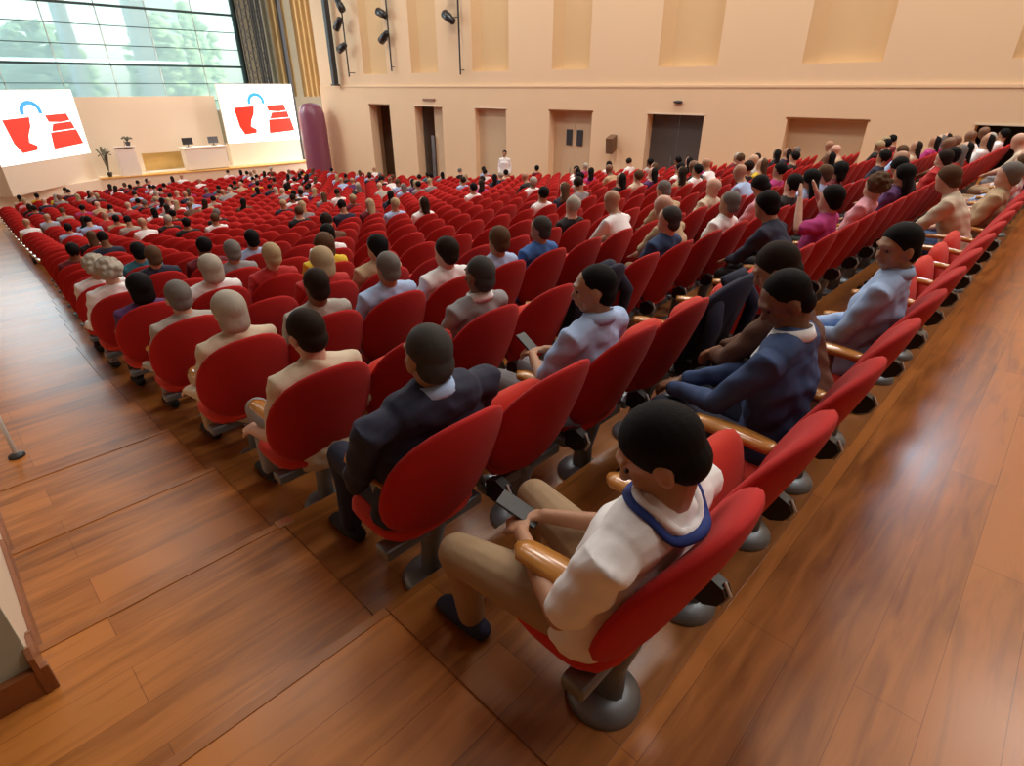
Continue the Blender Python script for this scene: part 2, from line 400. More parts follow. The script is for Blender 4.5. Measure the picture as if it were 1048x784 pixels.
# stage block (cream, chamfered towards the left) -- plan polygon
SZ = -2.15
bm = BM(); prism(bm, [(-3, 29.6), (2.4, 31.6), (6.9, 34.3), (13.4, 33.6), (17.9, 33.6), (17.9, 37.6), (-3, 37.6)], 2, ZF, SZ)
bmesh.ops.recalc_face_normals(bm, faces=bm.faces); struct('wall_stage', bm, M_stage)
bm = BM(); prism(bm, [(6.95, 34.25), (13.3, 33.55), (18.0, 33.55), (18.0, 34.4), (6.95, 34.8)], 2, SZ, SZ + 0.04); bmesh.ops.recalc_face_normals(bm, faces=bm.faces)
struct('floor_stage', bm, plain('golden_stage_boards', (0.75, 0.42, 0.10), 0.35, var=0.15))
# back wall of the stage, cream panel between the screens, with low openings
bm = BM(); box(bm, 7.0, 13.6, 35.6, 35.75, -1.25, 1.40); box(bm, 7.0, 8.3, 35.6, 35.75, SZ, -1.25); box(bm, 8.9, 9.3, 35.6, 35.75, SZ, -1.25); box(bm, 11.3, 13.6, 35.6, 35.75, SZ, -1.25)
struct('wall_stage_back', bm, M_stage)
bm = BM(); box(bm, 7, 13.6, 36.2, 36.3, SZ, -1.1); struct('wall_stage_recess', bm, plain('painted_amber_glow', (0.80, 0.52, 0.18), 0.5, var=.2, vscale=1.5))  # amber colour stands in for the glow in the openings
l = area('stage_spot_light', (10.3, 34.6, 5.5), (R(-8), 0, 0), 3, 0.8, 260, (1, .86, .62))
# cream boxes carrying the screens
def screen(x, y, rz, w, lab, zb=-0.98, zt=1.75):
    o = thing('projection_screen', lab, 'screen', (x, y, SZ), rz)
    b0, b1 = zb - SZ, zt - SZ
    bm = BM(); box(bm, -w / 2 - .02, w / 2 + .02, 0, 0.10, b0 - .02, b1 + .02, 0.01); obj('screen_frame', bm, M_cream, o)
    bm = BM(); box(bm, -w / 2, w / 2, -0.02, 0.0, b0, b1); s = obj('screen_surface', bm, M_screen, o)
    bm = BM(); box(bm, -w / 2, w / 2, 0.0, 0.5, 0, b0 - .02, 0.01); obj('screen_plinth', bm, M_stage, o)
    H = b1 - b0
    def P(u, v): return ((u - 0.5) * w, b1 - v * H)
    def shape(name, pts, mat):
        bm = BM(); prism(bm, [P(*q) for q in pts], 1, -0.03, -0.021); bmesh.ops.recalc_face_normals(bm, faces=bm.faces); obj(name, bm, mat, s)
    # red block left of the white figure, stacked red blocks right of it, blue arch above
    shape('red_emblem', [(.16, .39), (.43, .37), (.41, .50), (.36, .62), (.34, .72), (.41, .78), (.40, .84), (.24, .86), (.19, .72)], M_sred)
    shape('red_emblem', [(.60, .36), (.85, .35), (.87, .455), (.76, .475), (.62, .46)], M_sred)
    shape('red_emblem', [(.66, .49), (.88, .475), (.90, .585), (.62, .60)], M_sred)
    shape('red_emblem', [(.60, .615), (.91, .60), (.945, .83), (.58, .86)], M_sred)
    arc = [(.47 + .115 * math.cos(R(a)), .30 - .16 * math.sin(R(a))) for a in range(-15, 196, 15)]
    arc2 = [(.47 + .075 * math.cos(R(a)), .30 - .10 * math.sin(R(a))) for a in range(195, -16, -15)]
    shape('blue_emblem', arc + arc2, M_sblue)
    return o
screen(15.72, 35.0, 0, 4.25, 'white projection screen with red and blue emblem, right of stage', zt=1.95)
screen(5.05, 33.05, R(45), 5.5, 'white projection screen with red and blue emblem, left of stage', zb=-1.0, zt=1.70)
# lectern and white table on the stage
def lectern(x, y, lab):
    o = thing('lectern', lab, 'lectern', (x, y, SZ + 0.04))
    M_w = plain('bright_white_laminate', (0.9, 0.88, 0.84), 0.4)
    bm = BM(); prism(bm, [(-.42, 0), (.42, 0), (.36, 1.25), (-.36, 1.25)], 1, -.3, .25); bmesh.ops.recalc_face_normals(bm, faces=bm.faces); obj('lectern_body', bm, M_w, o)
    bm = BM(); box(bm, -.45, .45, -.38, .32, 1.25, 1.31, .01, Matrix.Rotation(R(-10), 4, 'X'), (0, 0, 1.28)); obj('lectern_top', bm, M_w, o)
    bm = BM(); tube(bm, [(.1, .1, 1.28), (.1, .05, 1.5), (.1, -.05, 1.6)], [.01, .01, .018], 6); obj('microphone', bm, M_black, o, True)
lectern(8.35, 34.6, 'white lectern on the stage below the cream wall')
o = thing('stage_table', 'long white covered table on the stage beside right screen', 'table', (12.0, 34.45, SZ + .04))
bm = BM(); box(bm, -1.05, 1.05, -.35, .35, .03, 1.08, .02); obj('table_skirt', bm, plain('white_cloth', (0.9, 0.86, 0.78), 0.8), o)
bm = BM(); box(bm, -1.1, 1.1, -.4, .4, 1.08, 1.13, .01); obj('table_top', bm, MATS['white_cloth'], o)
for (x, lab) in ((11.3, 'small dark monitor at left end of white stage table'), (12.6, 'small grey monitor at right end of white stage table')):
    o = thing('monitor', lab, 'monitor', (x, 34.45, SZ + 1.17))
    bm = BM(); box(bm, -.12, .12, -.08, .08, 0, .02); box(bm, -.02, .02, -.02, .02, .02, .12); obj('monitor_stand', bm, M_black, o)
    bm = BM(); box(bm, -.26, .26, -.03, .03, .12, .45, .01); obj('monitor_housing', bm, M_grey if x > 12 else M_dark, o)
# grey plants / flowers by lectern
for (x, lab) in ((7.45, 'small grey-green pot plant beside the stage lectern, left one'), (8.6, 'dark flower arrangement on top of the stage lectern')):
    rnd = random.Random(x); zb = SZ + .04 if x < 8 else SZ + 1.37
    o = thing('potted_plant', lab, 'plant', (x, 34.7 if x < 8 else 34.65, zb))
    bm = BM(); lathe(bm, [(.08, 0), (.13, .2), (.12, .2)], 10); obj('plant_pot', bm, M_dark, o)
    bm = BM(); hh = 1.2 if x < 8 else .25
    for i in range(26):
        a = rnd.random() * 6.28; r_ = rnd.uniform(.05, .3)
        tube(bm, [(0, 0, .18), (r_ * .5 * math.cos(a), r_ * .5 * math.sin(a), .2 + hh * .7), (r_ * math.cos(a), r_ * math.sin(a), .2 + hh * rnd.uniform(.5, 1))], [.01, .02, .03], 5)
    obj('foliage', bm, plain('grey_green_leaf', (.16, .17, .12), .7), o, True)
# purple rounded column beside right screen
o = thing('inflatable_column', 'tall purple rounded column standing right of the right screen', 'column', (18.15, 33.0, ZF))
o.location.x = 17.05; o.location.y = 31.6
bm = BM(); lathe(bm, [(.02, 0), (.60, 0), (.68, .1), (.70, .8), (.70, 3.2), (.67, 3.7), (.58, 4.0), (.40, 4.16), (.15, 4.22), (.01, 4.23)], 28)
obj('column_skin', bm, plain('plum_purple_vinyl', (0.23, 0.075, 0.13), 0.28, var=.1, vscale=2), o, True)
bm = BM(); lathe(bm, [(.75, 0), (.75, .1), (.70, .12)], 28); obj('column_base', bm, M_dark, o)

# dark trusses, gold curtains between the window and the right wall
def curtain(x, y, w, mat, lab, ph=0.0, ztop=CEIL - .1, zb=1.3):
    bm = BM(); n = int(w / 0.06) + 2; vs = []
    for side in (0, 1):
        for zz in (zb, ztop):
            vs.append([bm.verts.new((x - w / 2 + w * i / (n - 1), y + .10 * math.sin(i * 1.1 + ph) + side * .03, zz)) for i in range(n)])
    for i in range(n - 1):
        bm.faces.new((vs[0][i], vs[0][i + 1], vs[1][i + 1], vs[1][i])); bm.faces.new((vs[2][i], vs[3][i], vs[3][i + 1], vs[2][i + 1]))
    return tag(obj('curtain', bm, mat, sm=True), lab, 'curtain')
curtain(17.35, 36.4, 1.0, plain('grey_olive_curtain', (.17, .17, .12), .8, var=.3, vscale=2), 'grey olive curtain strip between the window and gold curtains')
curtain(18.35, 36.2, 1.0, M_gold, 'olive gold curtain nearest the dark lighting truss', 1)
curtain(19.6, 35.8, 1.1, plain('bright_gold_curtain', (.40, .26, .10), .7, var=.15, vscale=2), 'brighter gold curtain next to the right wall corner', 2)
def truss(x, y, lab, zb, w=.34):
    o = thing('lighting_truss', lab, 'truss', (x, y, zb))
    H = CEIL - zb - .02
    for sx, sy in ((-1, -1), (1, -1), (1, 1), (-1, 1)):
        bm = BM(); tube(bm, [(sx * w / 2, sy * w / 2, 0), (sx * w / 2, sy * w / 2, H)], [.035, .035], 8); obj('truss_chord', bm, M_dark, o, True)
    bm = BM(); k = 0; zz = 0
    while zz < H - .5:
        s = 1 if k % 2 else -1
        for a, b in (((-1, -1), (1, -1)), ((1, -1), (1, 1)), ((1, 1), (-1, 1)), ((-1, 1), (-1, -1))):
            p0, p1 = (a, b) if s > 0 else (b, a)
            tube(bm, [(p0[0] * w / 2, p0[1] * w / 2, zz), (p1[0] * w / 2, p1[1] * w / 2, zz + .5)], [.014, .014], 5)
        zz += .5; k += 1
    obj('truss_lattice', bm, M_dark, o)
    bm = BM(); box(bm, -w / 2 - .08, w / 2 + .08, -w / 2 - .08, w / 2 + .08, -0.06, 0.0); obj('truss_foot', bm, M_dark, o)
truss(16.35, 36.1, 'black lattice lighting truss at the window edge', SZ + .05, .5)
truss(17.0, 35.95, 'second black lattice lighting truss, beside the grey curtain', SZ + .05, .3)
def post(x, y, lab, w=.14, zb=None):
    o = thing('dark_post', lab, 'post', (x, y, zb))
    bm = BM(); box(bm, -w, w, -w, w, 0, CEIL - zb, .02); obj('post_shaft', bm, M_dark, o)
    bm = BM(); box(bm, -w - .05, w + .05, -w - .05, w + .05, 0, .08, .01); obj('post_foot', bm, M_dark, o)
post(18.0, 35.3, 'black vertical post in front of olive gold curtain', .10, SZ)
post(17.75, 29.9, 'thick black vertical post on ledge of right wall corner', .13, 1.88)
def lamp_bar(y, lab, spots, x=17.7, zb=2.4, zt=9):
    o = thing('spotlight_rail', lab, 'spotlight', (x, y, zb))
    bm = BM(); tube(bm, [(0, 0, 0), (0, 0, zt - zb)], [.035, .035], 8); obj('rail_pole', bm, M_dark, o, True)
    bm = BM()
    for z in (.15, (zt - zb) / 2, zt - zb - .1): tube(bm, [(0, 0, z), (.37, 0, z)], [.02, .02], 6)
    obj('rail_bracket', bm, M_dark, o, True)
    for (z, dy, tilt) in spots:
        bm = BM(); q = Matrix.Translation((-.12, dy, z - zb)) @ Matrix.Rotation(R(tilt), 4, 'X')
        lathe(bm, [(.11, -.32), (.17, -.30), (.17, .02), (.14, .10), (.13, .30), (.05, .36)], 14)
        bmesh.ops.transform(bm, matrix=q, verts=bm.verts); s = obj('spotlight_head', bm, M_black, o, True)
        bm = BM(); tube(bm, [(-.12, dy, z - zb), (0, 0, z - zb)], [.02, .02], 6); obj('spotlight_yoke', bm, M_dark, s, True)
lamp_bar(28.4, 'black rail of spotlights nearest the stage on right wall', [(4.55, .25, 50), (3.55, .15, 70), (5.3, -.1, -40)], zb=2.3)
lamp_bar(25.0, 'middle black spotlight rail on the right wall', [(4.75, .2, 110), (3.85, .2, 60), (5.6, 0, 60)], x=17.9, zb=2.5)
lamp_bar(20.1, 'black spotlight rail on right wall furthest from stage', [(4.3, .45, 120), (5.1, .5, 100)], x=17.85, zb=2.3)

# ------------------------------------------------------------------ left: stepped parapet wall with brown skirting, and a rail post
o = thing('parapet_wall', 'low cream stepped partition with brown skirting beside the aisle', 'partition', (-.245, 2.15, 0))
o['kind'] = 'structure'
bm = BM(); pts = [(0.0, zf(1)), (0.0, 0.62)]
n = 6
top = []
for k in range(1, n + 1): top.append((nose(k) - 2.15, 0.62 - .13 * (k - 1))); top.append((nose(k) - 2.15, 0.62 - .13 * k))
bot = []
for k in range(n, 0, -1): bot.append((nose(k) - 2.15, zf(k + 1))); bot.append((nose(k) - 2.15, zf(k)))
prism(bm, pts + top + bot, 0, -.18, 0); bmesh.ops.recalc_face_normals(bm, faces=bm.faces); obj('partition_panel', bm, M_cream, o)
bm = BM(); box(bm, -.20, 0.008, -.012, -0.001, zf(1), .62, .002); obj('end_panel', bm, M_green, o, )
for k in range(1, 6):
    bm = BM(); y0 = (nose(k - 1) if k > 1 else 2.12) - 2.15; y1 = nose(k) - 2.15
    z0 = zf(k)
    prism(bm, [(y0 - .02, z0 - .1), (y0 - .02, z0 + .18), (y0 + .015, z0 + .21), (y0 + .05, z0 + .19), (y0 + .09, z0 + .11), (y1 - .02, z0 + .10), (y1 - .02, z0 - .1)], 0, .001, .018)
    bmesh.ops.recalc_face_normals(bm, faces=bm.faces); obj('skirting', bm, M_trimwood, o)
bm = BM(); box(bm, -.22, .04, -.045, -.012, zf(1), zf(1) + .12, .004); obj('end_skirting', bm, M_trimwood, o)
o = thing('rail_post', 'slim pale metal rail post with dark foot at the left aisle edge', 'post', (-.06, 4.85, zf(4)))
bm = BM(); tube(bm, [(0, 0, .02), (0, 0, .45)], [.014, .014], 10); obj('post_tube', bm, M_rim, o, True)
bm = BM(); lathe(bm, [(.05, 0), (.05, .015), (.02, .03)], 16); obj('post_foot', bm, M_dark, o, True)
# brass corner cap on the second step
bm = BM(); box(bm, .74, .82, nose(1) - .05, nose(1) + .012, zf(1) - .03, zf(1) + .012, .004); tag(obj('nosing_cap', bm, M_brass), 'small shiny metal corner cap on the aisle step nosing', 'step cap')

# ------------------------------------------------------------------ theatre chairs
TILT = R(20.5)
def back_bm(seg=30, rings=7, w=.282, h=.292, T=.058):
    """rounded upholstered shell, reclined"""
    bm = BM(); cz = .68
    def pt(r, a, s):
        ca, sa = math.cos(a), math.sin(a); e = 2.4
        k = (abs(ca) ** e + abs(sa) ** e) ** (-1 / e)
        x, z = ca * k * r, sa * k * r
        x *= 1 - .05 * max(0, -z) ** 1.5; 
        t = (T if s > 0 else T * .55) * (max(0, 1 - r ** 3.2)) ** .5
        X = x * w; Z = z * h
        Y = s * t - .012 + .07 * x * x * 1.0       # wrap forward at the sides
        Y += -Z * math.tan(TILT)
        return Vector((X, Y - .145, cz + Z))
    RR = [1 - (1 - i / rings) ** 1.8 for i in range(1, rings + 1)]
    loops = {}
    for s in (-1, 1):
        c = bm.verts.new(pt(0, 0, s)); prev = None
        for i, r in enumerate(RR):
            if i == rings - 1 and s == 1: ring = loops[-1]
            else: ring = [bm.verts.new(pt(r, 2 * math.pi * k / seg, s)) for k in range(seg)]
            for k in range(seg):
                k2 = (k + 1) % seg
                if prev is None: f = (c, ring[k], ring[k2])
                else: f = (prev[k], ring[k], ring[k2], prev[k2])
                bm.faces.new(f)
            prev = ring
        if s == -1: loops[-1] = prev
    bmesh.ops.recalc_face_normals(bm, faces=bm.faces)
    return bm
def pad_bm(seg=24, rings=5, folded=False):
    bm = BM(); w, d, T = .235, .20, .055
    def pt(r, a, s):
        ca, sa = math.cos(a), math.sin(a); e = 3.5
        k = (abs(ca) ** e + abs(sa) ** e) ** (-1 / e)
        t = T * max(0, 1 - r ** 4) ** .5
        return Vector((ca * k * r * w, sa * k * r * d, s * t))
    RR = [1 - (1 - i / rings) ** 1.8 for i in range(1, rings + 1)]; low = None
    for s in (-1, 1):
        c = bm.verts.new(pt(0, 0, s)); prev = None
        for i, r in enumerate(RR):
            ring = low if (i == rings - 1 and s == 1) else [bm.verts.new(pt(r, 2 * math.pi * k / seg, s)) for k in range(seg)]
            for k in range(seg):
                k2 = (k + 1) % seg
                bm.faces.new((c, ring[k], ring[k2]) if prev is None else (prev[k], ring[k], ring[k2], prev[k2]))
            prev = ring
        if s == -1: low = prev
    bmesh.ops.recalc_face_normals(bm, faces=bm.faces)
    m = Matrix.Translation((0, .035, .56)) @ Matrix.Rotation(R(80), 4, 'X') if folded else Matrix.Translation((0, .13, .41)) @ Matrix.Rotation(R(3), 4, 'X')
    bmesh.ops.transform(bm, matrix=m, verts=bm.verts)
    return bm
def arm_bm():
    bm = BM(); N = 12; sec = []
    for i in range(N + 1):
        t = i / N; y = -.08 + .36 * t
        hw = .040 + .010 * math.sin(math.pi * t)
        if i == 0: hw = .020
        if i == N: hw = .018
        z = .655 + .012 * math.sin(math.pi * t) - .006 * t
        sec.append([bm.verts.new((dx * hw, y, z + dz)) for dx, dz in ((-1, -.004), (-.8, .012), (0, .018), (.8, .012), (1, -.004), (.8, -.018), (-.8, -.018))])
    for a, b in zip(sec[:-1], sec[1:]):
        for k in range(7): bm.faces.new((a[k], b[k], b[(k + 1) % 7], a[(k + 1) % 7]))
    bm.faces.new(sec[0]); bm.faces.new(sec[-1][::-1])
    bmesh.ops.recalc_face_normals(bm, faces=bm.faces)
    return bm
def arm_support_bm():
    bm = BM()
    tube(bm, [(0, .10, .645), (.01, .09, .52), (.04, .05, .36), (.16, .04, .33)], [(.02, .05), (.022, .045), (.025, .04), (.02, .03)], 10, side=(1, 0, 0)); return bm
def ped_bm():
    bm = BM()
    tube(bm, [(0, .04, .02), (0, .03, .2), (0, .0, .36)], [(.045, .06), (.04, .05), (.05, .06)], 12)
    box(bm, -.25, .25, -.03, .05, .32, .37, .01); return bm
def base_bm():
    bm = BM(); lathe(bm, [(.125, 0), (.125, .02), (.11, .045), (.05, .065)], 24, 0, .05); return bm
def hinge_bm():
    bm = BM()
    prism(bm, [(-.185, .44), (-.17, .47), (-.12, .49), (-.06, .46), (-.06, .38), (-.12, .37), (-.165, .395)], 0, -.022, .022)
    bmesh.ops.recalc_face_normals(bm, faces=bm.faces)
    return bm
def hinge_rim_bm():
    bm = BM(); tube(bm, [(0, -.172, .39), (0, -.19, .44), (0, -.168, .478)], [.006, .007, .006], 6); return bm

def mesh_of(bm, name, mat, sm=True):
    me = bpy.data.meshes.new(name); bm.to_mesh(me); bm.free(); me.materials.append(mat)
    if sm: smooth(me)
    return me
ME = {
    'backrest': mesh_of(back_bm(), 'backrest', M_red), 'backrest_low': mesh_of(back_bm(18, 4), 'backrest', M_red),
    'seat_up': mesh_of(pad_bm(folded=True), 'seat', M_redseat), 'seat_dn': mesh_of(pad_bm(), 'seat', M_redseat),
    'armrest': mesh_of(arm_bm(), 'armrest', M_armwood), 'arm_support': mesh_of(arm_support_bm(), 'arm_support', M_grey),
    'pedestal': mesh_of(ped_bm(), 'pedestal', M_grey), 'base_plate': mesh_of(base_bm(), 'base_plate', M_grey),
    'hinge_cover': mesh_of(hinge_bm(), 'hinge_cover', M_black, False), 'cover_rim': mesh_of(hinge_rim_bm(), 'cover_rim', M_rim),
}
def inst(name, key, parent, x=0.0):
    o = bpy.data.objects.new(name, ME[key]); C.objects.link(o); o.parent = parent; o.location = (x, 0, 0)
    return o
NCOL = [int((RWALL - 1.5 - row_x0(n)) / SP) + 1 for n in range(NROW)]
def seat_xyz(n, k): return (row_x0(n) + SP * k, row_y(n), zf(n))
def chamfer_ok(x, y):     # the stage cuts across the front-left corner
    if y > 32.6: return False
    return y < 29.0 + max(0, (x - 2.4)) * .85
def row_words(n): return 'back row' if n == 0 else nth(n + 1) + ' row from the back'
def seat_words(k): return 'aisle-end seat' if k == 0 else nth(k + 1) + ' seat from the aisle'
allseats = []
for n in range(NROW):
    for k in range(NCOL[n]):
        x, y, z = seat_xyz(n, k)
        if chamfer_ok(x, y): allseats.append((math.hypot(x, y) ** 2 + (CAM_H - z) ** 2, n, k))
allseats.sort()
def in_view(x, y, z):
    # generous frame test
    a = R(AZ); xr = x * math.cos(a) - y * math.sin(a); fw = x * math.sin(a) + y * math.cos(a); u = z + .7 - CAM_H
    th = R(PITCH); zc = fw * math.cos(th) - u * math.sin(th); yc = -u * math.cos(th) - fw * math.sin(th)
    return zc > .1 and -560 < FPX * xr / zc < 575 and FPX * yc / zc < 420
view = [(d_, n, k) for d_, n, k in allseats if in_view(*seat_xyz(n, k))]

# ------------------------------------------------------------------ people
SKIN = {'tan': (0.42, 0.22, 0.13), 'brown': (0.20, 0.095, 0.05), 'pale': (0.60, 0.38, 0.27), 'pink': (0.62, 0.36, 0.26)}
def mk_skin(k): return plain('skin_' + k, SKIN[k], 0.5, var=0.08, vscale=12)
COLS = {
 'white': (0.88, 0.89, 0.92), 'light blue': (0.40, 0.56, 0.86), 'navy blue': (0.018, 0.022, 0.05), 'black': (0.012, 0.012, 0.014),
 'grey': (0.28, 0.28, 0.30), 'cream': (0.66, 0.56, 0.42), 'beige': (0.50, 0.36, 0.22), 'red': (0.45, 0.02, 0.02), 'magenta': (0.45, 0.04, 0.22),
 'pink': (0.75, 0.36, 0.42), 'brown': (0.13, 0.06, 0.035), 'dark blue': (0.02, 0.05, 0.14), 'purple': (0.09, 0.03, 0.13), 'yellow': (0.7, 0.5, 0.03),
 'teal': (0.03, 0.16, 0.22), 'khaki': (0.36, 0.25, 0.145), 'denim blue': (0.04, 0.08, 0.2), 'blue': (0.04, 0.14, 0.42), 'silver': (0.42, 0.40, 0.36), 'maroon': (0.14, 0.01, 0.02)}
def cloth(c): return plain('cloth_' + c.replace(' ', '_'), COLS[c], 0.85, bump=0.12, bscale=40, var=0.10, vscale=7)
HAIRC = {'black': (0.006, 0.0055, 0.006), 'dark brown': (0.022, 0.013, 0.009), 'brown': (0.10, 0.055, 0.03), 'grey': (0.17, 0.16, 0.15), 'silver': (0.42, 0.39, 0.33),
         'blond': (0.42, 0.32, 0.19), 'salt-and-pepper': (0.055, 0.052, 0.05)}
def hairm(c):
    m = hairm_(c); m.node_tree.nodes['Principled BSDF'].inputs['Specular IOR Level'].default_value = 0.15; return m
def hairm_(c): return plain('hair_' + c.replace(' ', '_').replace('-', '_'), HAIRC[c], 0.75, bump=0.12, bscale=160, var=0.2, vscale=18)
M_eye = plain('eye_dark', (0.02, 0.015, 0.012), 0.2)

def V(*a): return Vector(a)
def solve(lean=6, side=0, head_fwd=0.02, head_yaw=0, head_pitch=0, hand='lap', knees=(.46, .46), hipz=.485, s=1.0, ybase=.055, feet=None, kspread=.12, tw=1.0):
    """joint positions of a seated figure in chair coordinates (+y to the stage)"""
    J = {}
    J['hip'] = V(0, ybase, hipz)
    lr = R(lean); up = V(math.sin(R(side)), math.sin(lr), math.cos(lr)).normalized()
    J['up'] = up
    J['waist'] = J['hip'] + up * .15 * s; J['chest'] = J['hip'] + up * .33 * s
    J['sh'] = J['hip'] + up * .455 * s; J['nk'] = J['hip'] + up * .50 * s
    J['head'] = J['nk'] + up * .04 + V(0, head_fwd, .098)
    J['hrot'] = Quaternion((0, 0, 1), R(head_yaw)) @ Quaternion((1, 0, 0), R(-head_pitch))
    rt = V(1, 0, 0)
    fw = V(0, math.cos(lr), -math.sin(lr))
    for i, sx in enumerate((-1, 1)):
        S = J['sh'] + rt * sx * .185 * tw + V(0, 0, -.01); J['S%d' % i] = S
        if hand == 'lap': E = S + V(sx * .005, .11, -.25); H = J['hip'] + V(sx * .055, .30, .10)
        elif hand == 'phone': E = S + V(sx * .05, .12, -.25); H = J['hip'] + V(sx * .05, .27, .20)
        elif hand == 'arms': E = S + V(sx * .06, .02, -.27); H = S + V(sx * .08, .26, -.32)
        elif hand == 'up': E = S + V(sx * .16, .10, -.02); H = S + V(sx * .02, .18, .20)
        elif hand == 'crossed': E = S + V(sx * .03, .06, -.26); H = S + V(-sx * .26 , .24, -.22)
        elif hand == 'kneeforward': E = S + V(sx * .02, .16, -.22); H = J['hip'] + V(sx * .05, .46, .13)
        J['E%d' % i] = E; J['H%d' % i] = H
        L_ = J['hip'] + V(sx * .09, .03, -.02); K = V(sx * kspread, ybase + knees[i], .50)
        J['L%d' % i] = L_; J['K%d' % i] = K
        F = V(sx * kspread, ybase + knees[i] + .02, .09) if feet is None else V(*feet[i])
        J['F%d' % i] = F
    return J
def add_head(bm, J, zone=None, k=1.0, face=True):
    c, q = J['head'], J['hrot']
    def T(v): return c + q @ Vector(v)
    ell(bm, T((0, -.008, .022)), (.074 * k, .094 * k, .088 * k), q, 20, 14)
    ell(bm, T((0, .022, -.045)), (.056 * k, .066 * k, .064 * k), q, 16, 10)
    if face:
        ell(bm, T((0, .055, -.085)), (.026, .022, .018), q, 10, 8)                     # chin
        tube(bm, [T((0, .080, .012)), T((0, .100, -.024))], [.009, .015], 8)          # nose
        tube(bm, [T((-.045, .074, .030)), T((0, .088, .028)), T((.045, .074, .030))], [.010, .012, .010], 8)   # brow
        tube(bm, [T((-.022, .082, -.058)), T((0, .090, -.057)), T((.022, .082, -.058))], [.007, .009, .007], 8)  # mouth
        for sx in (-1, 1):
            ell(bm, T((sx * .076, -.004, -.012)), (.012, .022, .034), q, 10, 8)       # ears
            ell(bm, T((sx * .042, .062, -.022)), (.02, .016, .018), q, 10, 8)         # cheeks
def neck(bm, J):
    tube(bm, [J['nk'] - J['up'] * .06, J['nk'], J['head'] + J['hrot'] @ V(0, -.012, -.05)], [(.085, .07), (.062, .062), (.056, .060)], 12, side=(1, 0, 0))
def hand_fn(bm, W, d, palmn, curl=40, side=1, k=1.0):
    """palm + four fingers + thumb; W wrist, d hand direction, palmn palm normal"""
    d = d.normalized(); palmn = (palmn - d * palmn.dot(d)).normalized(); w = d.cross(palmn) * side
    pc = W + d * .05
    tube(bm, [W + d * .005, W + d * .05, W + d * .085], [(.026, .017), (.038, .015), (.036, .012)], 10, side=tuple(w))
    for i, (off, ln) in enumerate(((.029, .068), (.010, .078), (-.010, .073), (-.028, .056))):
        a = W + d * .085 + w * off; seg = ln / 3; p = [a]; dd = d.copy()
        for j in range(3):
            dd = Quaternion(d.cross(palmn), R(curl * (.5 + .3 * j))) @ dd
            if dd.dot(d) < -2: break
            p.append(p[-1] + dd * seg)
        tube(bm, p, [.0095, .009, .0085, .007], 8)
    a = W + d * .028 + w * .026; dd = (d * .7 + w * .65 + palmn * .45).normalized()
    tube(bm, [a, a + dd * .032, a + dd * .032 + (d * .9 + w * .1 + palmn * .4).normalized() * .032], [.013, .0105, .008], 8)
def arm_pieces(bm, J, i, r0, r1, r2, start=True, upto='hand'):
    S, E, H = J['S%d' % i], J['E%d' % i], J['H%d' % i]
    tube(bm, [J['sh'] + (S - J['sh']) * .55, S, (S + E) / 2, E], [r0 * .95, r0, (r0 + r1) / 2, r1], 12)
    if upto in ('wrist', 'hand'):
        tube(bm, [E, E.lerp(H, .35), H], [r1, r1 * 1.0, r2], 12)
def leg_pieces(bm, J, i, r0, r1, r2, r3):
    L_, K, F = J['L%d' % i], J['K%d' % i], J['F%d' % i]
    tube(bm, [L_, L_.lerp(K, .5), K + V(0, 0, -.005)], [r0, (r0 + r1) / 2 + .004, r1], 14)
    tube(bm, [K + V(0, 0, -.005), K.lerp(F, .35) + V(0, -.012, 0), F], [r1, r2, r3], 12)
def torso(bm, J, k=1.0, d=1.0, tw=1.0):
    side = (1, 0, 0)
    tube(bm, [J['hip'] - J['up'] * .02, J['waist'], J['chest'], J['sh'] - J['up'] * .02], [(.176 * k, .128 * d), (.158 * k, .112 * d), (.172 * k, .122 * d), (.150 * k * tw, .085 * d)], 20, side=side)
    tube(bm, [J['sh'] - J['up'] * .03, J['nk'] - J['up'] * .012], [(.125 * k, .095 * d), (.074 * k, .072 * d)], 16, side=side)
    tube(bm, [J['sh'] - V(.12 * tw, 0, .005), J['sh'] + V(0, -.005, .012), J['sh'] + V(.12 * tw, 0, -.005)], [.062 * k, .072 * k, .062 * k], 12)
def foot_pieces(bm, J, i, r=1.0, yaw=0):
    F = J['F%d' % i]; q = Quaternion((0, 0, 1), R(yaw))
    tube(bm, [F + q @ V(0, -.05, -.045), F + q @ V(0, .04, -.05), F + q @ V(0, .16, -.062)], [(.036 * r, .038), (.042 * r, .038), (.036 * r, .024)], 12, side=(1, 0, 0))
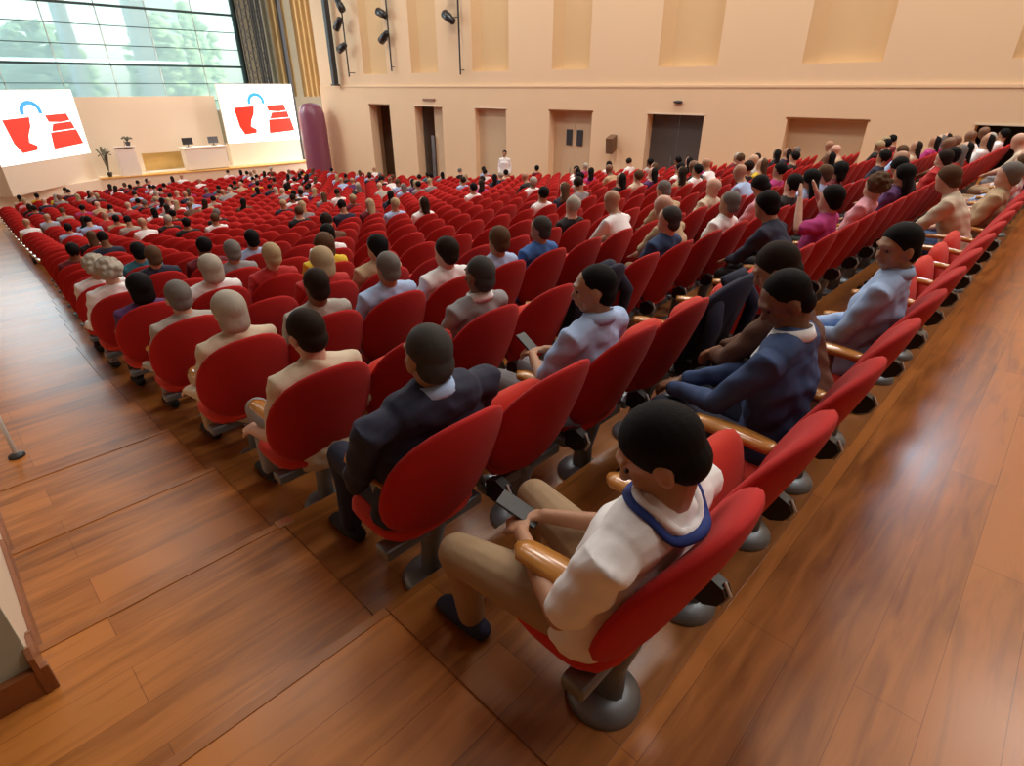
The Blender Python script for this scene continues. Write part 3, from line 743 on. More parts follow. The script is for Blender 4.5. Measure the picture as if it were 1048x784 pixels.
def hair_mesh(J, style, vox):
    c, q = J['head'], J['hrot']; bm = BM()
    def T(v): return c + q @ Vector(v)
    if style in ('short', 'crop'):
        g = .004 if style == 'crop' else .010
        ell(bm, T((0, -.018, .034)), (.074 + g, .088 + g, .082 + g), q, 20, 14)
        ell(bm, T((0, -.045, -.025)), (.068 + g * .7, .054 + g, .066), q, 16, 10)
    elif style == 'long':
        ell(bm, T((0, -.020, .034)), (.092, .104, .094), q, 20, 14)
        tube(bm, [T((0, -.05, .02)), T((0, -.075, -.10)), T((0, -.085, -.22))], [(.088, .055), (.088, .05), (.07, .035)], 14, side=tuple(q @ V(1, 0, 0)))
    elif style == 'bun':
        ell(bm, T((0, -.018, .034)), (.083, .099, .090), q, 20, 14)
        ell(bm, T((0, -.045, -.015)), (.070, .058, .06), q, 16, 10)
        ell(bm, T((0, -.115, .055)), (.042, .042, .042), q, 12, 8)
    elif style == 'bob':
        ell(bm, T((0, -.018, .028)), (.095, .104, .098), q, 20, 14)
        tube(bm, [T((0, -.045, .02)), T((0, -.05, -.08))], [(.092, .062), (.088, .055)], 14, side=tuple(q @ V(1, 0, 0)))
    elif style == 'curly':
        rnd = random.Random(3); ell(bm, T((0, -.018, .03)), (.095, .105, .10), q, 20, 14)
        for i in range(60):
            a = rnd.random() * 6.28; u = rnd.uniform(-.6, 1); s_ = math.sqrt(max(0, 1 - u * u))
            p_ = (.095 * s_ * math.cos(a), -.03 + .10 * s_ * math.sin(a), .03 + .10 * u)
            if p_[1] < .05: ell(bm, T(p_), (.024, .024, .024), q, 8, 6)
    if style in ('short', 'crop', 'bun'):
        pass
    # carve the face side away: keep hair behind a tilted plane
    me = remesh(bm, vox, 2)
    b2 = bmesh.new(); b2.from_mesh(me); bpy.data.meshes.remove(me)
    inv = q.inverted()
    pl_no = q @ Vector((0, .80, -.60)); pl_co = T((0, .060, .055))
    if style in ('long', 'bob', 'curly'): pl_no = q @ Vector((0, .93, -.36)); pl_co = T((0, .066, .055))
    r = bmesh.ops.bisect_plane(b2, geom=list(b2.verts) + list(b2.edges) + list(b2.faces), plane_co=pl_co, plane_no=pl_no, clear_outer=True)
    es = [e for e in b2.edges if e.is_boundary]
    if es: bmesh.ops.holes_fill(b2, edges=es, sides=0)
    me = bpy.data.meshes.new('hair'); b2.to_mesh(me); b2.free(); smooth(me)
    return me

def build_person(o, J, skin, hairc, style, top, bottom, shoes='black', sleeve='short', jacket=None, vox=.008, hands='hand', detail=True, collar=None, girth=1.0):
    k = girth
    # body: one continuous surface
    bm = BM(); add_head(bm, J, face=detail); neck(bm, J); torso(bm, J, .86 * k, .86)
    for i in range(2):
        arm_pieces(bm, J, i, .040, .034, .024); leg_pieces(bm, J, i, .066, .050, .044, .034)
        foot_pieces(bm, J, i, .8)
        E, H = J['E%d' % i], J['H%d' % i]; sx = (-1, 1)[i]
        d = (H - E).normalized()
        if detail: hand_fn(bm, H, (d + V(-sx * .25, .15, -.1)), V(-sx * .35, .1, -1), 34, side=1 if i == 0 else -1)
        else: tube(bm, [H, H + d * .06, H + d * .13], [(.025, .018), (.036, .016), (.02, .012)], 8)
    body = link_mesh('body', remesh(bm, vox, 1 if detail else 2), mk_skin(skin), o)
    if detail:
        c, q = J['head'], J['hrot']
        for sx in (-1, 1):
            bm = BM(); ell(bm, c + q @ V(sx * .030, .079, .004), (.010, .006, .006), q, 8, 6); obj('eye', bm, M_eye, body, True)
    # trousers
    bm = BM(); tube(bm, [J['hip'] - J['up'] * .03, J['hip'] + J['up'] * .09], [(.172 * k, .125), (.16 * k, .118)], 18, side=(1, 0, 0))
    for i in range(2): leg_pieces(bm, J, i, .086 * k, .066, .056, .050)
    link_mesh('trousers', remesh(bm, vox * 1.2, 3), cloth(bottom), o)
    for i in range(2):
        bm = BM(); foot_pieces(bm, J, i, 1.12); link_mesh('shoe', remesh(bm, vox, 2), cloth(shoes), o)
    # top
    bm = BM(); torso(bm, J, 1.06 * k, 1.05)
    for i in range(2):
        S, E, H = J['S%d' % i], J['E%d' % i], J['H%d' % i]
        if sleeve == 'short': tube(bm, [J['sh'] + (S - J['sh']) * .5, S, S.lerp(E, .78)], [.062, .066, .060], 14)
        else:
            tube(bm, [J['sh'] + (S - J['sh']) * .5, S, S.lerp(E, .5), E], [.060, .062, .054, .048], 14); tube(bm, [E, E.lerp(H, .5), H - (H - E).normalized() * .02], [.048, .044, .036], 12)
    me = remesh(bm, vox * 1.1, 3)
    # soft cloth folds
    nv = len(me.vertices); P = np.zeros(nv * 3); me.vertices.foreach_get('co', P); P = P.reshape(-1, 3)
    Nn = np.array([tuple(v.normal) for v in me.vertices])
    x_, y_, z_ = P[:, 0], P[:, 1], P[:, 2]
    f = (np.sin(z_ * 62 + np.sin(x_ * 21) * 2.2 + y_ * 19) * np.sin(x_ * 17 + z_ * 9 + 1.3) + .6 * np.sin(y_ * 47 - z_ * 38 + np.sin(x_ * 30) * 1.5)) * .0042
    me.vertices.foreach_set('co', (P + Nn * f[:, None]).ravel()); me.update()
    shirt = link_mesh('jacket' if jacket else 'shirt', me, cloth(jacket or top), o)
    # collar
    bm = BM(); cc = J['nk'] + V(0, .0, .008); N = 28
    ring = []; 
    for i in range(N):
        a = 2 * math.pi * i / N; ca, sa = math.cos(a), math.sin(a)
        ring.append(cc + V(.074 * ca, .070 * sa, -.018 * sa))
    if jacket or collar == 'shirt':
        for (r_, dz) in ((0, 0),):
            vs = []
            for h_, k_ in ((-.03, 1.12), (.030, .93), (.034, .98), (-.01, 1.25)):
                vs.append([bm.verts.new(cc + (p_ - cc) * k_ + V(0, 0, h_)) for p_ in ring])
            for a, b in zip(vs, vs[1:] + vs[:1]):
                for i in range(N): bm.faces.new((a[i], a[(i + 1) % N], b[(i + 1) % N], b[i]))
        bmesh.ops.recalc_face_normals(bm, faces=bm.faces)
        obj('collar', bm, cloth(top), shirt, True)
    else: bm.free()
    if style != 'bald':
        link_mesh('hair', hair_mesh(J, style, max(vox * .9, .006)), hairm(hairc), o)
    return body, shirt

# ---- shared people (mid distance: parts; far distance: one mesh with zones)
def template(poseargs, style, sleeve, vox=.013):
    o = thing('person', 'template', 'person')
    J = solve(**poseargs)
    build_person(o, J, 'tan', 'black', style, 'white', 'grey', 'black', sleeve, None, vox=vox, detail=False)
    return o
def dist_seg(P, a, b):
    a = np.array(a); b = np.array(b); ab = b - a
    t = np.clip(((P - a) @ ab) / (ab @ ab), 0, 1)
    return np.linalg.norm(P - (a + t[:, None] * ab), axis=1)
def far_mesh(poseargs, style, sleeve, vox=.024):
    J = solve(**poseargs); bm = BM()
    add_head(bm, J, face=False); neck(bm, J); torso(bm, J, 1.05, 1.05)
    tube(bm, [J['hip'] - J['up'] * .03, J['hip'] + J['up'] * .09], [(.17, .125), (.16, .118)], 16, side=(1, 0, 0))
    for i in range(2):
        arm_pieces(bm, J, i, .06, .046, .030); leg_pieces(bm, J, i, .085, .064, .054, .045); foot_pieces(bm, J, i)
        E, H = J['E%d' % i], J['H%d' % i]; d = (H - E).normalized(); tube(bm, [H, H + d * .07, H + d * .14], [(.03, .025), (.04, .025), (.025, .02)], 8)
    q = J['hrot']; c = J['head']
    T = lambda v: c + q @ Vector(v)
    ell(bm, T((0, -.018, .034)), (.085, .100, .092), q, 16, 10)
    if style == 'long': tube(bm, [T((0, -.05, .02)), T((0, -.085, -.2))], [(.09, .055), (.07, .035)], 12, side=(1, 0, 0))
    me = remesh(bm, vox, 2)
    n = len(me.polygons); P = np.zeros(n * 3); me.polygons.foreach_get('center', P); P = P.reshape(-1, 3)
    inv = np.array(q.inverted().to_matrix()); Lc = (P - np.array(c)) @ inv.T
    dh = np.linalg.norm(Lc / np.array([.1, .12, .125]), axis=1)
    nrm = -np.array([0, .80, -.60]); behind = (Lc - np.array([0, .060, .045])) @ np.array([0, .80, -.60]) < 0
    if style == 'bald': behind[:] = False
    head = dh < 1.12
    hairz = (Lc[:, 2] > -.05) if style != 'long' else (Lc[:, 2] > -.28)
    dl = np.min([dist_seg(P, J['L%d' % i], J['K%d' % i]) for i in range(2)] + [dist_seg(P, J['K%d' % i], J['F%d' % i]) for i in range(2)], axis=0)
    dt = dist_seg(P, J['hip'] + J['up'] * .12, J['sh']) - .03
    da = np.min([dist_seg(P, J['S%d' % i], J['E%d' % i]) for i in range(2)], axis=0) + .03
    df = np.min([dist_seg(P, J['E%d' % i], J['H%d' % i]) for i in range(2)], axis=0) + .03
    dhd = np.min([dist_seg(P, J['H%d' % i], J['H%d' % i] + (J['H%d' % i] - J['E%d' % i]).normalized() * .1) for i in range(2)], axis=0) + .02
    dn = dist_seg(P, J['nk'] + J['up'] * .03, J['head']) - .01
    D = np.stack([dl - .02, dt, da, df, dhd, dn]); am = D.argmin(0)
    zone = np.array([3, 2, 2, 0 if sleeve == 'short' else 2, 0, 0])[am]
    zone[head] = 0
    hm = (dh < 1.3 if style != 'long' else (Lc[:, 1] < -.02) & (np.abs(Lc[:, 0]) < .11) & (Lc[:, 2] > -.27)) & behind & hairz
    zone[hm] = 1
    # shoes
    dfeet = np.min([dist_seg(P, J['F%d' % i] + V(0, -.05, -.05), J['F%d' % i] + V(0, .16, -.06)) for i in range(2)], axis=0)
    zone[dfeet < .06] = 4
    me.materials.clear()
    for m_ in (mk_skin('tan'), hairm('black'), cloth('white'), cloth('grey'), cloth('black')): me.materials.append(m_)
    me.polygons.foreach_set('material_index', zone.astype(np.int32)); me.update()
    return me

def copy_tree(o, parent=None):
    c = o.copy(); C.objects.link(c); c.parent = parent
    for ch in list(o.children): copy_tree(ch, c)
    return c
def recolor(o, skin, hairc, top, bottom):
    for ch in o.children:
        nm = ch.name.split('.')[0]
        m_ = {'body': mk_skin(skin), 'hair': hairm(hairc), 'shirt': cloth(top), 'trousers': cloth(bottom)}.get(nm)
        if m_ is not None:
            ch.material_slots[0].link = 'OBJECT'; ch.material_slots[0].material = m_

POSES = {
 'up': dict(lean=-15, head_fwd=.0), 'look': dict(lean=-14, head_fwd=.01, head_yaw=18), 'lookr': dict(lean=-13, head_fwd=.01, head_yaw=-30, hand='arms'),
 'down': dict(lean=-4, head_fwd=.05, head_pitch=35, hand='phone'), 'fwd': dict(lean=20, head_fwd=.06, head_pitch=15, hand='kneeforward'),
 'hands': dict(lean=-10, head_fwd=.02, hand='up'),
}
taken = {}
def person_label(hair, top, n, k, style):
    h = {'bald': 'bald'}.get(style, hair + '-haired')
    pre = '%s person in %s top' % (h, top)
    return '%s, %s, %s' % (pre, row_words(n) if n == 0 else row_words(n).replace('from the back', 'from back'), 'aisle-end seat' if k == 0 else nth(k + 1) + ' seat from aisle')
def adult(n, k, dx=0, dy=0, rz=0):
    x, y, z = seat_xyz(n, k)
    return (x + dx, y + dy, z)

def near_person(n, k, label, pose, skin, hairc, style, top, bottom, dx=0.0, dy=0.0, rz=0.0, **kw):
    taken[(n, k)] = 1
    o = thing('person', label, 'person', adult(n, k, dx, dy), R(rz), 'seated audience')
    J = solve(**pose); b, s = build_person(o, J, skin, hairc, style, top, bottom, **kw)
    return o, J, b, s

# hero: man with white T-shirt and blue collar band, back row aisle end
o, J, body_, shirt_ = near_person(0, 0, 'person in white T-shirt with blue collar band and khaki trousers, back row aisle end',
    dict(lean=-17, side=-5, s=.97, head_fwd=.035, head_pitch=32, head_yaw=30, hand='lap', knees=(.45, .46), kspread=.19, ybase=.055, tw=1.15,
         feet=[(-.10, .56, .09), (.20, .58, .09)]), 'tan', 'black', 'short', 'white', 'khaki', vox=.0065, girth=1.16, shoes='navy blue', dx=-.03)
from mathutils.bvhtree import BVHTree
def neckband(J, shirt, rx, ry, name, mat, w, th, back=-.012, lift=.003):
    sm_ = shirt.data; bvh = BVHTree.FromPolygons([v.co.copy() for v in sm_.vertices], [tuple(p_.vertices) for p_ in sm_.polygons])
    rr = []; N = 36; cc = J['nk'] + V(0, back, 0)
    for i in range(N):
        a = 2 * math.pi * i / N; o_ = cc + V(rx * math.cos(a), ry * math.sin(a), .25)
        h_ = bvh.ray_cast(o_, V(0, 0, -1)); rr.append(h_[0] + V(0, 0, lift) if h_[0] is not None else o_ - V(0, 0, .27))
    for _ in range(2): rr = [(rr[i - 1] + rr[i] * 2 + rr[(i + 1) % N]) / 4 for i in range(N)]
    rr.append(rr[0].copy()); bm = BM(); tube(bm, rr, [(th, w)] * len(rr), 8, side=(0, 0, 1), caps=False); return obj(name, bm, mat, shirt, True)
neckband(J, shirt_, .100, .092, 'collar_band', plain('royal_blue_knit', (.01, .035, .22), .8), .0135, .007)
neckband(J, shirt_, .080, .074, 'collar_rib', cloth('white'), .012, .010)
# belt buckle and phone in the hands
bm = BM(); pc = (J['H0'] + J['H1']) / 2 + V(0, .07, .015)
box(bm, -.036, .036, -.075, .075, -.005, .005, .003); ph = tag(obj('phone', bm, M_black), 'dark phone held in the lap of the person in white T-shirt', 'phone')
ph.location = Vector(adult(0, 0, -.02)) + pc; ph.rotation_euler = (R(25), 0, R(20))

def shirt_front(J, col, parent):
    bm = BM(); q = Vector((0, 1, 0)); cth = J['chest'] + V(0, .112, .03)
    tube(bm, [J['nk'] + V(0, .055, -.01), J['chest'] + V(0, .117, .05), J['waist'] + V(0, .112, .05)], [(.055, .02), (.045, .02), (.008, .012)], 12, side=(1, 0, 0)); obj('shirt_front', bm, cloth(col), parent, True)

o, J, b_, s_ = near_person(1, 0, 'broad person in navy suit jacket with pale blue collar, second row from back, aisle-end seat',
    dict(lean=-13, side=-2, head_fwd=.02, head_yaw=-6, head_pitch=5, hand='lap', tw=1.5, s=1.04, knees=(.45, .44)), 'tan', 'salt-and-pepper', 'crop', 'light blue', 'navy blue', jacket='navy blue', sleeve='long', vox=.008, girth=1.38, dx=.02)
o, J, b_, s_ = near_person(2, 0, 'dark-haired person in cream shirt resting arm, third row from back, aisle-end seat',
    dict(lean=-11, head_fwd=.05, head_yaw=10, head_pitch=12, hand='arms', hipz=.43), 'pink', 'dark brown', 'short', 'cream', 'grey', vox=.009, dx=.02, dy=-.03)
o, J, b_, s_ = near_person(3, 0, 'silver-haired person in cream top, fourth row from back, aisle-end seat',
    dict(lean=-11, head_fwd=.04, head_pitch=5, hand='arms', hipz=.43), 'pale', 'silver', 'bob', 'cream', 'beige', sleeve='long', vox=.010, dx=.02)
o, J, b_, s_ = near_person(4, 0, 'brown-haired person in silver grey top, fifth row from back, aisle-end seat',
    dict(lean=-11, head_fwd=.04, hand='arms', hipz=.42), 'pale', 'grey', 'short', 'silver', 'grey', sleeve='long', vox=.010, dx=.02)
o, J, b_, s_ = near_person(5, 0, 'black-haired person in dark purple top, sixth row from back, aisle-end seat',
    dict(lean=-11, head_fwd=.02, hand='lap', hipz=.42), 'brown', 'black', 'bob', 'purple', 'black', sleeve='long', vox=.011, dx=.0)
o, J, b_, s_ = near_person(6, 0, 'silver-haired person in white top, seventh row from back, aisle-end seat',
    dict(lean=-11, head_fwd=.02, hand='arms'), 'pale', 'silver', 'curly', 'white', 'grey', sleeve='long', vox=.012)
o, J, b_, s_ = near_person(1, 2, 'person in light blue shirt looking at phone, second row from back, third seat',
    dict(lean=-11, head_fwd=.04, head_yaw=38, head_pitch=8, hand='phone'), 'tan', 'black', 'crop', 'light blue', 'grey', vox=.008, dx=-.06, collar='shirt')
bm = BM(); box(bm, -.034, .034, -.07, .07, -.005, .005, .003); ph = tag(obj('phone', bm, M_black), 'black phone held by the person in light blue shirt, second row', 'phone')
ph.location = Vector(adult(1, 2, -.06)) + (J['H0'] + J['H1']) / 2 + V(0, .08, .03); ph.rotation_euler = (R(30), 0, 0)
o, J, b_, s_ = near_person(0, 2, 'leaning person in dark blue suit jacket with white collar, back row, third seat from aisle',
    dict(lean=2, head_fwd=.05, head_yaw=40, head_pitch=35, hipz=.45, hand='kneeforward', tw=1.1), 'brown', 'black', 'crop', 'white', 'navy blue', jacket='denim blue', sleeve='long', vox=.008, girth=1.15, dx=.09)
shirt_front(J, 'white', s_)
o, J, b_, s_ = near_person(0, 3, 'leaning person in brown top beyond the dark blue suit, back row, fourth seat from aisle',
    dict(lean=22, head_fwd=.06, head_yaw=20, head_pitch=30, hand='kneeforward'), 'tan', 'dark brown', 'short', 'brown', 'black', sleeve='long', vox=.010, dx=-.04)
o, J, b_, s_ = near_person(0, 4, 'dark-haired person in pale blue shirt, back row, fifth seat from aisle',
    dict(lean=-10, head_fwd=.03, head_yaw=50, head_pitch=10, hand='lap', tw=1.05), 'tan', 'black', 'short', 'light blue', 'black', sleeve='long', vox=.009, dx=.10, collar='shirt', girth=1.1)
o, J, b_, s_ = near_person(2, 2, 'person in grey top with white collar, third row from back, third seat from aisle',
    dict(lean=-13, head_fwd=.0, hand='lap'), 'brown', 'salt-and-pepper', 'crop', 'white', 'black', jacket='grey', sleeve='long', vox=.010, dx=.02)

# mid-distance people named by colour and seat
T_ = {}
def get_t(pose, style, sleeve):
    key = (pose, style, sleeve)
    if key not in T_: T_[key] = template(POSES[pose], style, sleeve); T_[key]['used'] = False
    return T_[key]
def mid(n, k, pose, style, sleeve, skin, hairc, top, bottom='black', dx=0, dz=0):
    if (n, k) in taken: return
    taken[(n, k)] = 1
    t_ = get_t(pose, style, sleeve)
    if not t_['used']: o = t_; t_['used'] = True
    else: o = copy_tree(t_)
    recolor(o, skin, hairc, top, bottom)
    x, y, z = seat_xyz(n, k); o.location = (x + dx, y, z + dz)
    tag(o, person_label(hairc, top, n, k, style), 'person', 'seated audience')
MID = [
 (3, 3, 'look', 'short', 'short', 'pink', 'dark brown', 'white', 'grey'), (3, 2, 'up', 'crop', 'short', 'tan', 'grey', 'light blue', 'grey'),
 (3, 1, 'up', 'crop', 'long', 'brown', 'dark brown', 'silver', 'black'), (4, 2, 'up', 'bob', 'short', 'pale', 'blond', 'red', 'beige'),
 (4, 3, 'look', 'short', 'short', 'pink', 'black', 'beige', 'beige'), (5, 2, 'up', 'short', 'long', 'pale', 'blond', 'red', 'grey'),
 (6, 2, 'up', 'short', 'long', 'tan', 'grey', 'grey', 'grey'), (5, 1, 'up', 'bob', 'long', 'pale', 'silver', 'white', 'grey'),
 (3, 5, 'look', 'crop', 'long', 'tan', 'salt-and-pepper', 'blue', 'navy blue'), (3, 4, 'up', 'short', 'long', 'tan', 'brown', 'light blue', 'grey'),
 (2, 6, 'look', 'crop', 'long', 'pink', 'salt-and-pepper', 'dark blue', 'navy blue'), (2, 7, 'fwd', 'bald', 'short', 'pink', 'grey', 'beige', 'beige'),
 (2, 8, 'up', 'crop', 'short', 'tan', 'grey', 'white', 'grey'), (3, 10, 'fwd', 'crop', 'short', 'pink', 'grey', 'beige', 'beige'),
 (3, 11, 'up', 'bald', 'short', 'pink', 'grey', 'cream', 'beige'), (1, 8, 'hands', 'short', 'short', 'pink', 'black', 'magenta', 'black'),
 (1, 7, 'fwd', 'short', 'long', 'tan', 'black', 'navy blue', 'black'), (1, 10, 'up', 'curly', 'short', 'pale', 'brown', 'pink', 'black'),
 (1, 12, 'up', 'long', 'long', 'tan', 'black', 'purple', 'black'), (0, 10, 'fwd', 'short', 'short', 'pink', 'brown', 'cream', 'denim blue'),
 (0, 11, 'look', 'short', 'short', 'pink', 'grey', 'beige', 'denim blue'), (0, 13, 'up', 'short', 'short', 'pink', 'brown', 'white', 'denim blue'),
 (1, 16, 'up', 'short', 'short', 'pink', 'dark brown', 'red', 'black'), (1, 17, 'up', 'short', 'short', 'tan', 'black', 'white', 'black'),
 (2, 12, 'up', 'long', 'short', 'tan', 'black', 'light blue', 'black'), (2, 13, 'look', 'short', 'short', 'pink', 'brown', 'light blue', 'black'),
 (2, 14, 'up', 'bob', 'long', 'tan', 'black', 'maroon', 'black'), (2, 10, 'down', 'short', 'long', 'tan', 'black', 'pink', 'black'),
 (6, 4, 'up', 'short', 'long', 'tan', 'black', 'white', 'black'), (7, 1, 'up', 'short', 'long', 'tan', 'brown', 'navy blue', 'black'),
 (7, 3, 'up', 'short', 'short', 'tan', 'black', 'light blue', 'black'), (5, 3, 'look', 'bob', 'short', 'pale', 'brown', 'yellow', 'black'),
 (7, 0, 'up', 'curly', 'long', 'tan', 'silver', 'white', 'black'), (8, 1, 'up', 'short', 'long', 'tan', 'black', 'teal', 'black'),
]
for a in MID: mid(*a)

# far audience
FAR = [(far_mesh(POSES[p_], st, sl), st) for p_, st, sl in (('up', 'short', 'long'), ('look', 'short', 'short'), ('lookr', 'long', 'short'), ('down', 'short', 'long'), ('fwd', 'bald', 'short'), ('up', 'long', 'long'))]
rnd = random.Random(11)
tops = ['white'] * 5 + ['light blue'] * 3 + ['navy blue'] * 4 + ['black'] * 5 + ['grey'] * 3 + ['cream', 'beige', 'red', 'magenta', 'pink', 'brown', 'teal', 'purple', 'silver', 'maroon', 'yellow']
def dens(n, k, x):
    if n <= 2: return .62 if x > 6.8 else 0
    if n <= 5: return .55 if x > 8.5 else .03
    if n <= 9: return .35 if x > 9 else .10
    if n <= 14: return .20
    return .26
count = 0; far_people = []
for d_, n, k in view:
    x, y, z = seat_xyz(n, k)
    if (n, k) in taken or (n, k) in ((1, 4), (2, 4)): continue
    if rnd.random() < dens(n, k, x) and count < 250:
        me, st = rnd.choice(FAR); top = rnd.choice(tops); hc = rnd.choice(['black'] * 5 + ['dark brown'] * 3 + ['brown', 'grey', 'silver', 'blond'])
        sk = rnd.choice(['tan', 'tan', 'pink', 'brown', 'pale'])
        o = bpy.data.objects.new('person', me); C.objects.link(o); o.location = (x + rnd.uniform(-.03, .03), y, z)
        for i, m_ in enumerate((mk_skin(sk), hairm(hc), cloth(top), cloth(rnd.choice(['black', 'grey', 'denim blue', 'khaki'])))):
            o.material_slots[i].link = 'OBJECT'; o.material_slots[i].material = m_
        tag(o, person_label(hc, top, n, k, st), 'person', 'seated audience')
        taken[(n, k)] = 1; count += 1
print('far people', count, 'seats', len(allseats), 'in view', len(view))

# ---- standing people along the right side aisle
def standing(x, y, z, rz, label, top, bottom, hairc='black', style='short', skin='tan', hand='lap', vox=.016):
    o = thing('person', label, 'person', (x, y, z), R(rz), 'standing people')
    J = {}
    J['hip'] = V(0, 0, .92); J['up'] = V(0, 0, 1); J['waist'] = V(0, 0, 1.08); J['chest'] = V(0, 0.01, 1.27); J['sh'] = V(0, 0, 1.40); J['nk'] = V(0, 0, 1.46)
    J['head'] = V(0, .03, 1.62); J['hrot'] = Quaternion((0, 0, 1), 0)
    for i, sx in enumerate((-1, 1)):
        J['S%d' % i] = V(sx * .185, 0, 1.39); J['E%d' % i] = V(sx * .24, -.02, 1.12); J['H%d' % i] = V(sx * .22, .06, .88) if hand == 'lap' else V(sx * .06, .30, 1.42)
        J['L%d' % i] = V(sx * .09, 0, .90); J['K%d' % i] = V(sx * .11, .01, .50); J['F%d' % i] = V(sx * .12, 0, .09)
    build_person(o, J, skin, hairc, style, top, bottom, 'black', 'long', None, vox=vox, detail=False)
    return o
def side_z(y): 
    n = int(max(0, (y - 1.43) / PIT + 1)) if y > 1.43 else 0
    return zf(min(n, NROW))
for (x, y, rz, lab, top, bot, hc, hand) in (
    (17.1, 16.8, 120, 'person in white shirt standing against the wall near the plain recess', 'white', 'grey', 'black', 'lap'),
    (16.95, .6, 60, 'camera operator in black behind the tripod by the dark booth', 'black', 'black', 'black', 'cam')):
    standing(x, y, side_z(y), rz, lab, top, bot, hc, hand=hand)
# tripod with video camera
o = thing('camera_tripod', 'black tripod with video camera by the dark booth opening', 'tripod', (16.5, 1.0, zf(0)))
bm = BM(); tube(bm, [(0, 0, .8), (0, 0, 1.45)], [.02, .02], 8); obj('tripod_column', bm, M_black, o, True)
for a in (20, 140, 260):
    bm = BM(); tube(bm, [(0, 0, .95), (.38 * math.cos(R(a)), .38 * math.sin(R(a)), .02)], [.02, .014], 8); obj('leg', bm, M_black, o, True)
bm = BM(); box(bm, -.08, .08, -.22, .16, 1.47, 1.63, .015); bd = obj('camera_body', bm, M_black, o)
bm = BM(); tube(bm, [(0, .16, 1.55), (0, .28, 1.55)], [.05, .06], 12); obj('camera_lens', bm, M_black, bd, True)
o.rotation_euler = (0, 0, R(40))
# small dark loudspeaker on the wall, near the fourth recess
o = thing('wall_speaker', 'small brown angled loudspeaker fixed low on the wall between recess and slate door', 'speaker', (17.94, 12.25, .35))
bm = BM(); prism(bm, [(-.02, 0), (-.30, -.12), (-.24, -.62), (-.02, -.5)], 1, -.14, .14); bmesh.ops.recalc_face_normals(bm, faces=bm.faces); obj('speaker_cabinet', bm, plain('brown_speaker_box', (.16, .08, .04), .5), o)
bm = BM(); box(bm, -.02, .06, -.05, .05, -.4, -.2, .005); obj('speaker_bracket', bm, M_dark, o)
# cool spotlight high on the right wall, mirrored in the floor behind the back row
for (yy, zz, lab) in ((1.1, 7.6, 'cool white floodlight high on the right wall, nearest the back'),):
    o = thing('floodlight', lab, 'lamp', (17.6, yy, zz)); 
    bm = BM(); box(bm, -.15, .25, -.85, .85, -.45, .45, .03); obj('floodlight_housing', bm, M_dark, o)
    bm = BM(); box(bm, -.18, -.15, -.8, .8, -.4, .4, .005); obj('floodlight_lens', bm, emit('cool_lamp_glass', (.75, .85, 1.0), 40), o)
    bm = BM(); box(bm, .25, .42, -.05, .05, -.05, .05); obj('floodlight_bracket', bm, M_dark, o)

# ------------------------------------------------------------------ chairs, placed
def chair(n, k, detail):
    x, y, z = seat_xyz(n, k); occ = (n, k) in taken
    st = 'occupied' if occ else 'empty'
    rw = row_words(n) if n == 0 else row_words(n).replace('from the back', 'from back')
    sw = 'aisle-end seat' if k == 0 else nth(k + 1) + ' seat from aisle'
    lab = 'red padded %s auditorium chair, %s, %s' % (st, rw, sw)
    o = thing('auditorium_chair', lab, 'chair', (x, y, z), 0, 'red auditorium chairs')
    lo = detail == 0
    inst('backrest', 'backrest_low' if lo else 'backrest', o)
    inst('seat', 'seat_dn' if occ else 'seat_up', o)
    inst('armrest', 'armrest', o, -SP / 2 + (.09 if k == 0 else 0))
    inst('pedestal', 'pedestal', o)
    if detail >= 1:
        b = inst('base_plate', 'base_plate', o); 
        inst('arm_support', 'arm_support', o, -SP / 2 + (.09 if k == 0 else 0))
    if detail >= 2:
        h = inst('hinge_cover', 'hinge_cover', o, SP / 2); c = inst('cover_rim', 'cover_rim', h)
    return o
IND = view[:300]; REST = [s for s in allseats if s not in set(IND)]
REST = [(d_, n, k) for d_, n, k in view[300:]]
# chairs just outside the frame but casting shade / seen from a step aside
for i, (d_, n, k) in enumerate(IND):
    chair(n, k, 2 if n < 4 and d_ < 60 else (1 if d_ < 110 else 0))
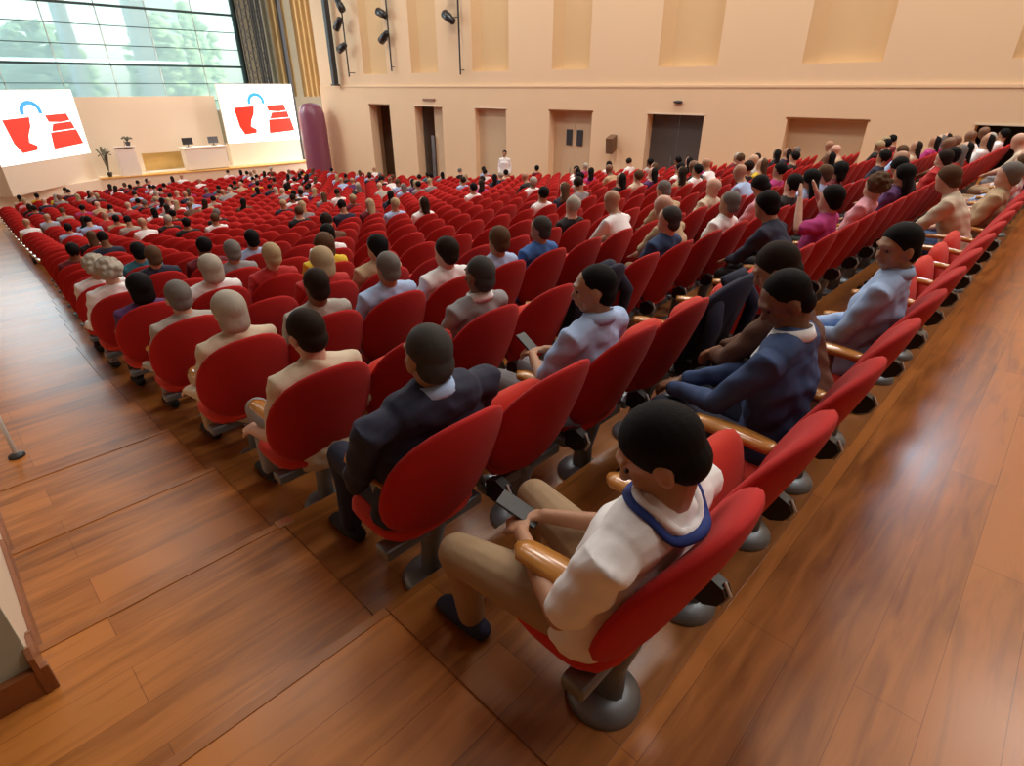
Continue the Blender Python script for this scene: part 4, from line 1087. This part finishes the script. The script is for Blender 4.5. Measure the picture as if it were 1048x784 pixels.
# the remaining far chairs as one object
src = [(ME['backrest_low'], 0), (ME['seat_up'], 1), (ME['armrest'], 2), (ME['pedestal'], 3)]
bsrc = mesh_of(back_bm(10, 2), 'tmp_back', M_red); ssrc = mesh_of(pad_bm(8, 2, True), 'tmp_seat', M_redseat); sdn = mesh_of(pad_bm(8, 2), 'tmp_seatd', M_redseat)
def arr(me):
    v = np.zeros(len(me.vertices) * 3); me.vertices.foreach_get('co', v)
    return v.reshape(-1, 3), [tuple(p_.vertices) for p_ in me.polygons]
A0, A1, A1d, A2 = arr(bsrc), arr(ssrc), arr(sdn), arr(ME['armrest'])
verts = []; faces = []; mi = []; base = 0
for d_, n, k in REST:
    x, y, z = seat_xyz(n, k); off = np.array([x, y, z])
    for (v, f), m_, dx in ((A0, 0, 0), (A1d if (n, k) in taken else A1, 1, 0), (A2, 2, -SP / 2)):
        verts.append(v + off + [dx, 0, 0]); faces += [tuple(i + base for i in ff) for ff in f]; mi += [m_] * len(f); base += len(v)
me = bpy.data.meshes.new('distant_chairs'); me.from_pydata(np.concatenate(verts).tolist(), [], faces)
for m_ in (M_red, M_redseat, M_armwood): me.materials.append(m_)
me.polygons.foreach_set('material_index', np.array(mi, dtype=np.int32)); smooth(me); me.update()
o = bpy.data.objects.new('distant_chairs', me); C.objects.link(o); tag(o, 'mass of red auditorium chairs in the distant rows towards the stage', 'chairs'); o['kind'] = 'stuff'

# coats draped over two chair backs
def draped(n, k, label, col):
    x, y, z = seat_xyz(n, k)
    o = thing('draped_jacket', label, 'jacket', (x, y, z))
    bm = back_bm(48, 14, .295, .315, .085)
    for v in bm.verts:
        lo = max(0, .80 - v.co.z)
        v.co.z -= lo * .30
        v.co.y += .022 * lo * 3 * math.sin(v.co.x * 55 + 1.0 + v.co.z * 5) - .010
        v.co.x *= 1 + .10 * math.sin(v.co.z * 9)
    obj('jacket_body', bm, cloth(col), o, True)
    for sx in (-1, 1):
        bm = BM(); tube(bm, [(sx * .20, -.20, .86), (sx * .275, -.24, .74), (sx * .285, -.20, .55), (sx * .25, -.16, .36)], [(.05, .045), (.058, .045), (.05, .038), (.045, .034)], 12)
        obj('jacket_sleeve', bm, cloth(col), o, True)
    bm = BM(); tube(bm, [(-.13, -.20, .955), (0, -.255, .995), (.13, -.20, .955)], [(.02, .04)] * 3, 10); obj('jacket_collar', bm, cloth(col), o, True)
    return o
draped(1, 4, 'navy jacket draped over a chair, second row from back, fifth seat from aisle', 'navy blue')
draped(2, 4, 'dark navy coat draped over a chair, third row from back, fifth seat from aisle', 'navy blue')

bpy.data.scenes.remove(TS)
